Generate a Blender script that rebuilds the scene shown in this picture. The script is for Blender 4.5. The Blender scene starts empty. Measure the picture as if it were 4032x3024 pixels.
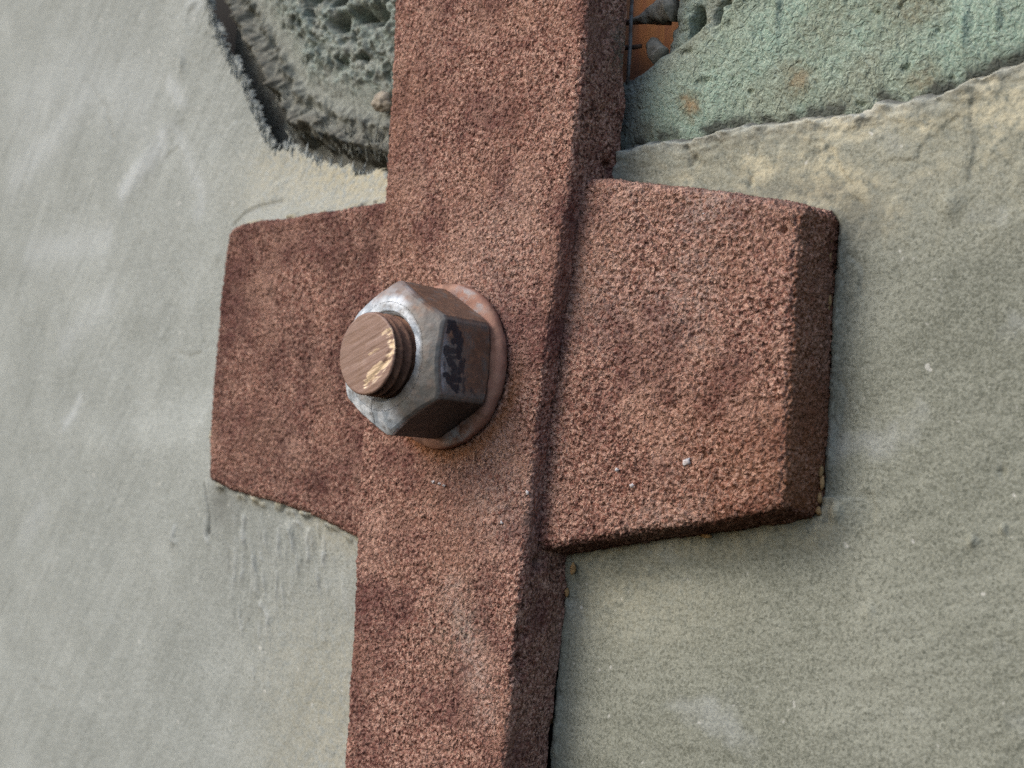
import bpy, math
import numpy as np
from mathutils import Vector, Matrix

R = math.radians
scene = bpy.context.scene
COL = scene.collection

# ------------------------------------------------------------------ camera
# Wall frame in millimetres: s to the right, t up, h out of the wall.  World: (s, -h, t) / 1000.
DIST, FOVW = 442.0, 0.75
TH, UP = R(43.0), 0.095
_n = np.array([-math.sin(TH), 0, math.cos(TH)]) * math.sqrt(1 - UP * UP)
_n[1] = UP
_y = np.array([0, 1.0, 0]); _y -= _n * (_y @ _n); _y /= np.linalg.norm(_y)
_x = np.cross(_y, _n)
M = np.array([_x, _y, _n])                       # camera vector -> wall vector
CAMW = M @ np.array([0, 0, DIST])


def w2b(P):
    P = np.asarray(P, float)
    return np.stack([P[..., 0], -P[..., 2], P[..., 1]], -1) * 0.001


cam = bpy.data.cameras.new("camera")
cam.sensor_width = 36.0
cam.lens = 36.0 / FOVW
cam.clip_start, cam.clip_end = 0.01, 100
cam_o = bpy.data.objects.new("camera", cam)
COL.objects.link(cam_o)
_ax = [w2b(M @ np.eye(3)[i]) * 1000 for i in range(3)]
mw = Matrix.Identity(4)
for i in range(3):
    for j in range(3):
        mw[j][i] = _ax[i][j]
for j in range(3):
    mw[j][3] = w2b(CAMW)[j]
cam_o.matrix_world = mw
cam.dof.use_dof = True
cam.dof.focus_distance = 0.40
cam.dof.aperture_fstop = 16.0
scene.camera = cam_o

# ------------------------------------------------------------------ light
SUN_EL, SUN_AZ = R(36), R(-150)                  # azimuth from +Y towards +X
sd = Vector((math.sin(SUN_AZ) * math.cos(SUN_EL), math.cos(SUN_AZ) * math.cos(SUN_EL), math.sin(SUN_EL)))
world = bpy.data.worlds.new("World")
scene.world = world
world.use_nodes = True
wn = world.node_tree
bg = wn.nodes["Background"]
sky = wn.nodes.new("ShaderNodeTexSky")
sky.sky_type = 'NISHITA'
sky.sun_disc = False
sky.sun_elevation, sky.sun_rotation = SUN_EL, SUN_AZ
sky.air_density, sky.dust_density, sky.ozone_density = 1.0, 2.6, 1.0
wn.links.new(sky.outputs[0], bg.inputs[0])
bg.inputs[1].default_value = 0.15
sl = bpy.data.lights.new("sun", 'SUN')
sl.energy, sl.angle, sl.color = 0.9, R(30), (1.0, 0.975, 0.94)
so = bpy.data.objects.new("sun", sl)
COL.objects.link(so)
so.rotation_euler = sd.to_track_quat('Z', 'Y').to_euler()
scene.view_settings.view_transform = 'Standard'
scene.view_settings.look = 'None'
scene.view_settings.exposure = 0.55
scene.view_settings.gamma = 1.0
scene.cycles.use_denoising = False

# ------------------------------------------------------------------ noise
f32 = np.float32


def _hash(ix, iy, iz, seed):
    h = (ix.astype(np.uint32) * np.uint32(374761393) + iy.astype(np.uint32) * np.uint32(668265263)
         + iz.astype(np.uint32) * np.uint32(2147483647 - 58) + np.uint32(seed * 974711 + 17))
    h = (h ^ (h >> np.uint32(13))) * np.uint32(1274126177)
    h = (h ^ (h >> np.uint32(16))) * np.uint32(2246822519)
    return h ^ (h >> np.uint32(15))


_G = np.random.RandomState(3).normal(size=(256, 3)).astype(f32)
_G /= np.linalg.norm(_G, axis=1, keepdims=True)


def perlin(P, scale, seed=0):
    """P (...,3) in mm; scale = feature size in mm (scalar or 3-tuple); about -0.7..0.7"""
    sh = P.shape[:-1]
    Q = (P.reshape(-1, 3) / np.array(scale, float)).astype(np.float64) + 1000.0
    I = np.floor(Q).astype(np.int64)
    F = (Q - I).astype(f32)
    W = F * F * F * (F * (F * 6 - 15) + 10)
    out = np.zeros(len(Q), f32)
    for dx in (0, 1):
        wx = W[:, 0] if dx else 1 - W[:, 0]
        for dy in (0, 1):
            wy = W[:, 1] if dy else 1 - W[:, 1]
            for dz in (0, 1):
                wz = W[:, 2] if dz else 1 - W[:, 2]
                g = _G[_hash(I[:, 0] + dx, I[:, 1] + dy, I[:, 2] + dz, seed) & np.uint32(255)]
                out += wx * wy * wz * (g[:, 0] * (F[:, 0] - dx) + g[:, 1] * (F[:, 1] - dy) + g[:, 2] * (F[:, 2] - dz))
    return out.reshape(sh)


def fbm(P, scale, octaves=4, gain=0.5, seed=0):
    s = np.array(scale, float)
    a, o = 1.0, 0
    for k in range(octaves):
        o = o + a * perlin(P, s, seed + k * 7)
        s = s / 2.03
        a *= gain
    return o


def worley(P, scale, seed=0):
    """nearest-feature distance in cells (0..~1) and a random value per cell"""
    sh = P.shape[:-1]
    Q = P.reshape(-1, 3) / np.array(scale, float) + 1000.0
    I = np.floor(Q).astype(np.int64)
    F = (Q - I).astype(f32)
    best = np.full(len(Q), 9, f32)
    rnd = np.zeros(len(Q), f32)
    for dx in (-1, 0, 1):
        for dy in (-1, 0, 1):
            for dz in (-1, 0, 1):
                h = _hash(I[:, 0] + dx, I[:, 1] + dy, I[:, 2] + dz, seed)
                jx = (h & np.uint32(1023)).astype(f32) / 1023
                jy = ((h >> np.uint32(10)) & np.uint32(1023)).astype(f32) / 1023
                jz = ((h >> np.uint32(20)) & np.uint32(1023)).astype(f32) / 1023
                d = (dx + jx - F[:, 0]) ** 2 + (dy + jy - F[:, 1]) ** 2 + (dz + jz - F[:, 2]) ** 2
                m = d < best
                best = np.where(m, d, best)
                rnd = np.where(m, jx, rnd)
    return np.sqrt(best).reshape(sh), rnd.reshape(sh)


def smooth(x, a, b):
    t = np.clip((x - a) / (b - a), 0, 1)
    return t * t * (3 - 2 * t)


# ------------------------------------------------------------------ tracing on the wall
def wall_h(s):
    """gently convex wall"""
    s = np.asarray(s, float)
    a = np.abs(s)
    left = np.where(a < 150, -3.0e-4 * a * a, -6.75 - 0.09 * (a - 150))
    return np.where(s < 0, left, -3.4e-4 * s * s)


def U(px, py, h=None, dh=0.0):
    """photograph pixel -> point of the real surface at height h (or of the convex wall, plus dh)"""
    v = M @ np.array([(px - 2016) / 4032 * FOVW, -(py - 1512) / 4032 * FOVW, -1.0])
    hh = 0.0 if h is None else (h(0.0) if callable(h) else h)
    for _ in range(12):
        p = CAMW + v * (hh + dh - CAMW[2]) / v[2]
        if h is None:
            hh = float(wall_h(p[0]))
        elif callable(h):
            hh = float(h(p[0]))
        else:
            break
    return p


def trace(pts, h=None, dh=0.0):
    return np.array([U(x, y, h, dh) for x, y in pts])


def poly_d(S, T, pl):
    """signed distance (positive left of the line), distance, arc length to polyline pl (n,>=2)"""
    best = np.full(S.shape, 1e9); sgn = np.zeros(S.shape); arc = np.zeros(S.shape)
    acc = 0.0
    for a, b in zip(pl[:-1], pl[1:]):
        ex, ey = b[0] - a[0], b[1] - a[1]
        L2 = ex * ex + ey * ey
        u = np.clip(((S - a[0]) * ex + (T - a[1]) * ey) / L2, 0, 1)
        dx, dy = S - a[0] - u * ex, T - a[1] - u * ey
        d = dx * dx + dy * dy
        cr = ex * (T - a[1]) - ey * (S - a[0])
        m = d < best - 1e-9
        best = np.where(m, d, best)
        sgn = np.where(m, np.sign(cr), sgn)
        arc = np.where(m, acc + u * math.sqrt(L2), arc)
        acc += math.sqrt(L2)
    best = np.sqrt(best)
    return best * sgn, best, arc


def in_poly(S, T, pl):
    c = np.zeros(S.shape, bool)
    n = len(pl)
    for i in range(n):
        x1, y1 = pl[i][0], pl[i][1]
        x2, y2 = pl[(i + 1) % n][0], pl[(i + 1) % n][1]
        if y1 == y2:
            continue
        c ^= ((y1 > T) != (y2 > T)) & (S < (x2 - x1) * (T - y1) / (y2 - y1) + x1)
    return c


# ------------------------------------------------------------------ mesh helpers
def make_mesh(name, V, Fq, mat, attrs=None, root=None, smooth_shade=True):
    """V (n,3) wall mm, Fq (m,4) or (m,3) indices"""
    me = bpy.data.meshes.new(name)
    B = w2b(V)
    if root is not None:
        B = B - np.array(root.location)
    k = Fq.shape[1]
    me.vertices.add(len(B)); me.vertices.foreach_set("co", B.astype(f32).ravel())
    me.loops.add(Fq.size); me.loops.foreach_set("vertex_index", Fq.astype(np.int32).ravel())
    me.polygons.add(len(Fq))
    me.polygons.foreach_set("loop_start", (np.arange(len(Fq)) * k).astype(np.int32))
    me.polygons.foreach_set("loop_total", np.full(len(Fq), k, np.int32))
    me.polygons.foreach_set("use_smooth", np.full(len(Fq), smooth_shade, bool))
    for an, av in (attrs or {}).items():
        a = me.attributes.new(an, 'FLOAT', 'POINT')
        a.data.foreach_set("value", np.asarray(av, f32).ravel())
    me.update(calc_edges=True)
    me.materials.append(mat)
    o = bpy.data.objects.new(name, me)
    COL.objects.link(o)
    if root is not None:
        o.parent = root
    return o


def grid_mesh(name, P, mat, keep=None, attrs=None, root=None, flip=False, closed=False):
    ny, nx = P.shape[:2]
    idx = np.arange(ny * nx).reshape(ny, nx)
    if closed:
        idx = np.concatenate([idx, idx[:, :1]], 1)
    Fq = np.stack([idx[:-1, :-1], idx[:-1, 1:], idx[1:, 1:], idx[1:, :-1]], -1).reshape(-1, 4)
    if flip:
        Fq = Fq[:, ::-1]
    V = P.reshape(-1, 3)
    at = {k: np.asarray(v).reshape(-1) for k, v in (attrs or {}).items()}
    if keep is not None:
        kv = keep.reshape(-1)
        Fq = Fq[kv[Fq].all(1)]
        used = np.unique(Fq)
        remap = np.full(len(V), -1, np.int64); remap[used] = np.arange(len(used))
        Fq = remap[Fq]; V = V[used]; at = {k: v[used] for k, v in at.items()}
    return make_mesh(name, V, Fq, mat, at, root)


def grid_normals(P, flip=False):
    n = np.cross(np.gradient(P, axis=1), np.gradient(P, axis=0))
    n /= np.linalg.norm(n, axis=-1, keepdims=True) + 1e-12
    return -n if flip else n


def thing(name, label, cat, p):
    o = bpy.data.objects.new(name, None)
    o.empty_display_size = 0.02
    o.location = w2b(p)
    COL.objects.link(o)
    o["label"] = label; o["category"] = cat
    return o


def tag(o, label, cat, group=None):
    o["label"] = label; o["category"] = cat
    if group:
        o["group"] = group


def graded(a, b, fine, coarse, at):
    """coordinates from a to b: spacing fine at `at`, growing to coarse at the far end"""
    out, x = [a], a
    span = max(abs(a - at), abs(b - at))
    while x < b:
        x += fine + (coarse - fine) * min(1, abs(x - at) / span)
        out.append(x)
    return np.array(out)


# ------------------------------------------------------------------ materials
class Mat:
    def __init__(self, name, base, rough=0.85, spec=0.25, metal=0.0):
        self.m = bpy.data.materials.new(name)
        self.m.use_nodes = True
        self.nt = self.m.node_tree
        self.b = self.nt.nodes["Principled BSDF"]
        self.b.inputs["Roughness"].default_value = rough
        self.b.inputs["Specular IOR Level"].default_value = spec
        self.b.inputs["Metallic"].default_value = metal
        tc = self.nt.nodes.new("ShaderNodeTexCoord")
        self.co = tc.outputs["Object"]
        rgb = self.nt.nodes.new("ShaderNodeRGB")
        rgb.outputs[0].default_value = (*base, 1)
        self.c = rgb.outputs[0]

    def _map(self, stretch, rot=(0, 0, 0)):
        if stretch is None:
            return self.co
        mp = self.nt.nodes.new("ShaderNodeMapping")
        mp.inputs["Scale"].default_value = stretch
        mp.inputs["Rotation"].default_value = rot
        self.nt.links.new(self.co, mp.inputs[0])
        return mp.outputs[0]

    def noise(self, mm, detail=3, rough=0.55, stretch=None, dist=0.0, rot=(0, 0, 0)):
        n = self.nt.nodes.new("ShaderNodeTexNoise")
        n.inputs["Scale"].default_value = 1000.0 / mm
        n.inputs["Detail"].default_value = detail
        n.inputs["Roughness"].default_value = rough
        n.inputs["Distortion"].default_value = dist
        self.nt.links.new(self._map(stretch, rot), n.inputs["Vector"])
        return n.outputs[0]

    def ridged(self, mm):
        n = self.nt.nodes.new("ShaderNodeTexNoise")
        n.inputs["Scale"].default_value = 1000.0 / mm
        n.inputs["Detail"].default_value = 1
        n.inputs["Distortion"].default_value = 0.6
        self.nt.links.new(self.co, n.inputs["Vector"])
        d = self.mul(self.mul(n.outputs[0], 0.5, 'SUBTRACT'), 5.0)
        return self.mul(1.0, self.mul(d, 0.0, 'ABSOLUTE'), 'SUBTRACT')

    def cells(self, mm):
        n = self.nt.nodes.new("ShaderNodeTexVoronoi")
        n.inputs["Scale"].default_value = 1000.0 / mm
        self.nt.links.new(self.co, n.inputs["Vector"])
        sp = self.nt.nodes.new("ShaderNodeSeparateColor")
        self.nt.links.new(n.outputs["Color"], sp.inputs[0])
        return sp.outputs[0]

    def attr(self, name):
        a = self.nt.nodes.new("ShaderNodeAttribute")
        a.attribute_name = name
        return a.outputs["Fac"]

    def ramp(self, sock, lo, hi):
        r = self.nt.nodes.new("ShaderNodeMapRange")
        r.inputs[1].default_value, r.inputs[2].default_value = lo, hi
        self.nt.links.new(sock, r.inputs[0])
        return r.outputs[0]

    def mul(self, a, b, op='MULTIPLY'):
        n = self.nt.nodes.new("ShaderNodeMath")
        n.operation = op
        for i, v in enumerate((a, b)):
            if isinstance(v, (int, float)):
                n.inputs[i].default_value = v
            else:
                self.nt.links.new(v, n.inputs[i])
        return n.outputs[0]

    def layer(self, col, mask, amount=1.0):
        mx = self.nt.nodes.new("ShaderNodeMix")
        mx.data_type = 'RGBA'
        self.nt.links.new(self.mul(mask, amount), mx.inputs[0])
        self.nt.links.new(self.c, mx.inputs[6])
        mx.inputs[7].default_value = (*col, 1)
        self.c = mx.outputs[2]
        return self

    def set_in(self, name, mask, lo, hi):
        r = self.nt.nodes.new("ShaderNodeMapRange")
        r.inputs[3].default_value, r.inputs[4].default_value = lo, hi
        self.nt.links.new(mask, r.inputs[0])
        self.nt.links.new(r.outputs[0], self.b.inputs[name])

    def bump(self, sock, mm, strength=1.0):
        n = self.nt.nodes.new("ShaderNodeBump")
        n.inputs["Distance"].default_value = mm * 0.001
        n.inputs["Strength"].default_value = strength
        self.nt.links.new(sock, n.inputs["Height"])
        if self.b.inputs["Normal"].links:
            self.nt.links.new(self.b.inputs["Normal"].links[0].from_socket, n.inputs["Normal"])
        self.nt.links.new(n.outputs[0], self.b.inputs["Normal"])

    def done(self):
        self.nt.links.new(self.c, self.b.inputs["Base Color"])
        return self.m


def coat_material():
    k = Mat("rust_coating", (0.240, 0.112, 0.086), rough=0.9, spec=0.12)
    k.layer((0.58, 0.372, 0.295), k.ramp(k.cells(0.95), 0.5, 1.0), 0.85)
    k.layer((0.52, 0.332, 0.262), k.ramp(k.ridged(1.5), 0.6, 0.97), 0.75)
    k.layer((0.058, 0.026, 0.020), k.ramp(k.noise(1.25, 2, 0.6), 0.52, 0.62), 0.9)
    k.layer((0.115, 0.046, 0.044), k.ramp(k.noise(24, 5), 0.47, 0.62), 0.62)
    k.layer((0.46, 0.29, 0.225), k.ramp(k.noise(20, 5, rot=(3, 0, 1), stretch=(1, 1, 1)), 0.54, 0.70), 0.5)
    k.layer((0.36, 0.205, 0.145), k.ramp(k.noise(34, 4, rot=(1, 2, 3), stretch=(1, 1, 1)), 0.50, 0.68), 0.35)
    k.layer((0.47, 0.36, 0.315), k.mul(k.attr("pale"), k.ramp(k.noise(1.6, 3), 0.38, 0.6)), 0.75)
    k.layer((0.060, 0.026, 0.024), k.mul(k.attr("dark_shade"), k.ramp(k.noise(2.4, 3), 0.3, 0.6)), 0.85)  # dark maroon tone, and shade painted on the plate's underside
    k.layer((0.30, 0.12, 0.035), k.attr("orange"), 0.5)
    k.layer((0.16, 0.19, 0.15), k.mul(k.attr("green"), k.ramp(k.noise(2.0, 3), 0.40, 0.6)), 0.7)
    k.bump(k.ridged(1.3), 0.5, 0.9)
    k.bump(k.noise(0.7, 2), 0.35, 0.8)
    return k.done()


def plaster_material(name, base, light, dark, warm):
    k = Mat(name, base, rough=0.85, spec=0.3)
    k.layer(light, k.ramp(k.noise(38, 5), 0.45, 0.68), 0.55)
    k.layer(dark, k.ramp(k.noise(55, 5, rot=(1, 0, 2), stretch=(1, 1, 1)), 0.48, 0.70), 0.5)
    k.layer(light, k.ramp(k.ridged(1.5), 0.55, 0.95), 0.55)
    k.layer(dark, k.ramp(k.noise(1.05, 2, rot=(2, 1, 0), stretch=(1, 1, 1)), 0.50, 0.62), 0.68)
    k.layer(light, k.ramp(k.ridged(0.95), 0.6, 1.0), 0.45)
    k.layer(light, k.ramp(k.noise(9, 4, stretch=(1, 1, 4), rot=(0, 0.5, 0)), 0.55, 0.72), 0.35)
    k.layer(warm, k.mul(k.attr("warm"), k.ramp(k.noise(2.2, 4), 0.32, 0.58)), 0.8)
    k.layer((0.54, 0.58, 0.60), k.attr("chalk_light"), 0.75)  # chalky streaks, and lit ridge crests painted in
    k.layer((0.085, 0.083, 0.074), k.attr("grime_shade"), 0.85)  # grime, and shade painted on the torn lip
    k.layer((0.62, 0.62, 0.58), k.ramp(k.noise(3.2, 1, rot=(3, 1, 0), stretch=(1, 1, 1)), 0.74, 0.80), 0.6)
    k.bump(k.noise(0.9, 2), 0.34, 0.8)
    return k.done()


M_COAT = coat_material()
M_LEFT = plaster_material("pale_plaster", (0.238, 0.256, 0.238), (0.380, 0.405, 0.386), (0.158, 0.173, 0.158), (0.46, 0.40, 0.25))
M_RIGHT = plaster_material("olive_plaster", (0.186, 0.195, 0.157), (0.325, 0.337, 0.285), (0.098, 0.105, 0.082), (0.54, 0.50, 0.36))


def infill_material():
    k = Mat("crumbly_infill", (0.20, 0.215, 0.195), rough=0.9, spec=0.15)
    k.layer((0.205, 0.252, 0.228), k.mul(k.attr("green"), k.ramp(k.noise(6, 4), 0.35, 0.6)), 0.9)
    k.layer((0.40, 0.42, 0.37), k.ramp(k.ridged(2.2), 0.55, 0.95), 0.5)
    k.layer((0.065, 0.065, 0.055), k.ramp(k.noise(3, 4, rot=(2, 1, 0), stretch=(1, 1, 1)), 0.52, 0.68), 0.6)
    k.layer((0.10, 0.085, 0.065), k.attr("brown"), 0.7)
    k.bump(k.noise(1.0, 3), 0.5, 0.9)
    return k.done()


def green_material():
    k = Mat("green_coating", (0.225, 0.295, 0.238), rough=0.88, spec=0.2)
    k.layer((0.235, 0.345, 0.285), k.ramp(k.noise(16, 5), 0.45, 0.62), 0.5)
    k.layer((0.205, 0.215, 0.165), k.ramp(k.noise(22, 5, rot=(2, 1, 0), stretch=(1, 1, 1)), 0.50, 0.66), 0.75)
    k.layer((0.43, 0.50, 0.41), k.ramp(k.ridged(1.6), 0.55, 0.95), 0.5)
    k.layer((0.105, 0.13, 0.105), k.ramp(k.noise(1.4, 2, rot=(2, 1, 0), stretch=(1, 1, 1)), 0.53, 0.66), 0.5)
    k.layer((0.185, 0.19, 0.175), k.attr("grey"), 0.85)
    k.layer((0.15, 0.125, 0.075), k.mul(k.attr("stain_shade"), k.ramp(k.noise(2.0, 3), 0.3, 0.55)), 0.9)
    k.layer((0.46, 0.27, 0.13), k.attr("orange"), 0.45)
    k.layer((0.055, 0.058, 0.052), k.attr("seam_shade"), 0.9)  # painted shade of the crevice above the lip
    k.bump(k.ridged(1.7), 0.35, 0.8)
    k.bump(k.noise(1.1, 3), 0.3, 0.8)
    return k.done()


M_FILL = infill_material()
M_GREEN = green_material()


def simple(name, base, layers=(), rough=0.85, spec=0.2, metal=0.0, bump=None):
    k = Mat(name, base, rough, spec, metal)
    for col, mm, lo, hi, amt in layers:
        k.layer(col, k.ramp(k.noise(mm, 3), lo, hi), amt)
    if bump:
        k.bump(k.noise(bump[0], 3), bump[1])
    return k.done()


M_TAN = simple("tan_foam", (0.42, 0.27, 0.13), [((0.22, 0.13, 0.06), 1.5, 0.5, 0.65, 0.6)], bump=(0.8, 0.3))
M_FLECK = simple("white_fleck", (0.58, 0.56, 0.57), [((0.40, 0.33, 0.31), 1.0, 0.5, 0.65, 0.6)], bump=(0.6, 0.2))
M_BACK = simple("dark_backing", (0.03, 0.027, 0.024))
M_WIRE = simple("dull_wire", (0.20, 0.20, 0.20), [((0.09, 0.06, 0.045), 3, 0.48, 0.6, 0.7)], rough=0.5, spec=0.4)
M_RUSTWIRE = simple("rusty_wire", (0.16, 0.10, 0.07), [((0.05, 0.035, 0.03), 2, 0.45, 0.6, 0.8)], rough=0.8)


def wood_material():
    k = Mat("orange_wood", (0.235, 0.088, 0.022), rough=0.6, spec=0.25)
    k.layer((0.16, 0.045, 0.014), k.ramp(k.noise(4.2, 5, stretch=(1, 1, 0.06)), 0.46, 0.60), 0.95)
    k.layer((0.33, 0.15, 0.042), k.ramp(k.noise(7, 3, stretch=(1, 1, 0.05)), 0.52, 0.66), 0.7)
    k.layer((0.045, 0.018, 0.010), k.attr("stain_shade"), 0.85)  # shade inside the hole, painted into the wood colour
    k.bump(k.noise(1.5, 4, stretch=(1, 1, 0.05)), 0.2)
    return k.done()


M_WOOD = wood_material()


def nut_material():
    k = Mat("weathered_nut", (0.160, 0.166, 0.158), rough=0.55, spec=0.5)
    k.layer((0.15, 0.085, 0.055), k.mul(k.attr("rust"), k.ramp(k.noise(6, 5), 0.22, 0.48)), 0.95)
    k.layer((0.27, 0.14, 0.08), k.mul(k.attr("rust"), k.ramp(k.noise(2.2, 5, rot=(2, 1, 0), stretch=(1, 1, 1)), 0.50, 0.64)), 0.7)
    k.layer((0.36, 0.41, 0.46), k.mul(k.attr("zinc"), k.ramp(k.noise(4, 5), 0.30, 0.52)), 0.95)
    k.layer((0.70, 0.74, 0.78), k.mul(k.attr("zinc"), k.ramp(k.noise(4, 5, rot=(2, 1, 0), stretch=(1, 1, 1)), 0.44, 0.60)), 0.8)
    k.layer((0.012, 0.018, 0.028), k.attr("ink"), 0.95)
    k.layer((0.022, 0.019, 0.017), k.attr("scale"), 0.95)  # near-black shade painted on the nut's downward face
    k.bump(k.noise(1.4, 4), 0.14, 0.8)
    return k.done()


def shank_material():
    k = Mat("rusty_thread", (0.17, 0.085, 0.055), rough=0.75, spec=0.3)
    k.layer((0.28, 0.15, 0.095), k.ramp(k.noise(2.0, 4), 0.48, 0.64), 0.7)
    k.layer((0.07, 0.04, 0.03), k.ramp(k.noise(3.0, 4, rot=(2, 1, 0), stretch=(1, 1, 1)), 0.52, 0.68), 0.6)
    k.bump(k.noise(0.9, 3), 0.2)
    return k.done()


def endface_material():
    k = Mat("sawn_bolt_end", (0.235, 0.145, 0.112), rough=0.6, spec=0.4, metal=0.1)
    k.layer((0.14, 0.082, 0.056), k.ramp(k.attr("saw"), 0.5, 0.9), 0.6)
    k.layer((0.38, 0.275, 0.235), k.ramp(k.attr("saw"), 0.40, 0.10), 0.6)
    k.layer((0.74, 0.57, 0.38), k.attr("bare"), 0.9)
    k.layer((0.22, 0.13, 0.085), k.ramp(k.noise(5, 4), 0.52, 0.68), 0.5)
    k.set_in("Roughness", k.attr("bare"), 0.55, 0.25)
    k.bump(k.noise(0.8, 3), 0.08)
    return k.done()


def washer_material():
    k = Mat("rusty_washer", (0.32, 0.165, 0.12), rough=0.7, spec=0.3)
    k.layer((0.36, 0.21, 0.15), k.ramp(k.noise(5, 4), 0.46, 0.64), 0.7)
    k.layer((0.13, 0.065, 0.045), k.ramp(k.noise(7, 4, rot=(2, 1, 0), stretch=(1, 1, 1)), 0.50, 0.66), 0.7)
    k.layer((0.34, 0.35, 0.36), k.mul(k.attr("zinc"), k.ramp(k.noise(3, 4), 0.42, 0.6)), 0.8)
    k.bump(k.noise(0.9, 3), 0.12)
    return k.done()


M_NUT, M_SHANK, M_END, M_WASH = nut_material(), shank_material(), endface_material(), washer_material()

# ------------------------------------------------------------------ backing wall (setting)
Pb = np.zeros((2, 2, 3))
Pb[..., 0] = [[-720, 330], [-720, 330]]
Pb[..., 1] = [[-400, -400], [400, 400]]
Pb[..., 2] = -85
o = grid_mesh("wall", Pb, M_BACK)
o["kind"] = "structure"

# ------------------------------------------------------------------ outlines traced on the surfaces
H_STRAP, H_PLATE = 21.0, 13.5
plate_h = lambda s: H_PLATE - (2.0e-4 * s * s if s < 0 else 0.0)
STRAP_L = trace([(1561, -160), (1553, 0), (1545, 200), (1528, 500), (1512, 800), (1486, 1000), (1452, 1400),
                 (1408, 1900), (1397, 2200), (1391, 2400), (1373, 2680), (1352, 3024), (1342, 3200)], H_STRAP)
STRAP_R = trace([(2318, -160), (2308, 0), (2299, 145), (2287, 290), (2267, 482), (2243, 690), (2205, 986), (2168, 1240),
                 (2118, 1640), (2085, 1920), (2057, 2225), (2040, 2400), (2013, 2665), (1993, 2882), (1982, 3024),
                 (1970, 3200)], H_STRAP)
LEFT_EDGE = trace([(812, -260), (826, -100), (838, 0), (852, 60), (880, 130), (905, 190), (930, 240), (965, 290), (990, 340),
                   (1010, 390), (1030, 430), (1060, 500), (1085, 560), (1112, 585), (1150, 560), (1200, 600),
                   (1240, 612), (1290, 640), (1340, 650), (1420, 664), (1500, 690), (1600, 715)], dh=1.0)
RIGHT_LIP = trace([(2330, 800), (2418, 690), (2440, 622), (2470, 590), (2520, 580), (2600, 572), (2720, 560), (2760, 542), (2850, 522),
                   (2940, 503), (3050, 496), (3150, 482), (3250, 472), (3340, 466), (3440, 440), (3452, 408),
                   (3520, 415), (3620, 402), (3730, 368), (3830, 322), (3930, 288), (4032, 245), (4250, 160), (4500, 60)], dh=0.0)
C_NUT = U(1745, 1436, H_STRAP + 4)


def grains(P, clump=1.0):
    """fuzzy granular coat: rounded grains, stringy clumps, low lumps (mm)"""
    W = P + np.stack([perlin(P, 2.2, 50 + i) for i in range(3)], -1) * 1.0
    d1, r1 = worley(W, (0.95, 1.3, 0.95), 5)
    g = np.sqrt(np.clip(1 - (d1 / 0.85) ** 2, 0, 1)) * (0.35 + 0.9 * r1)
    strand = 1 - np.minimum(1, np.abs(perlin(W, (1.25, 2.0, 1.25), 57)) * 3.2)
    pit = smooth(perlin(P, (1.4, 2.0, 1.4), 63), 0.25, 0.55)
    return (g * 0.72 + strand * 0.55 - pit * 0.75 + 0.15 * perlin(P, 3.2, 61) + clump * 0.55 * perlin(P, 9.0, 71)) - 0.7


# ------------------------------------------------------------------ bracket: strap + cross plate
bracket = thing("rusty_bracket", "rust brown granular cross shaped bracket bolted across the grey wall", "bracket",
                [C_NUT[0], C_NUT[1], 0])


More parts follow.
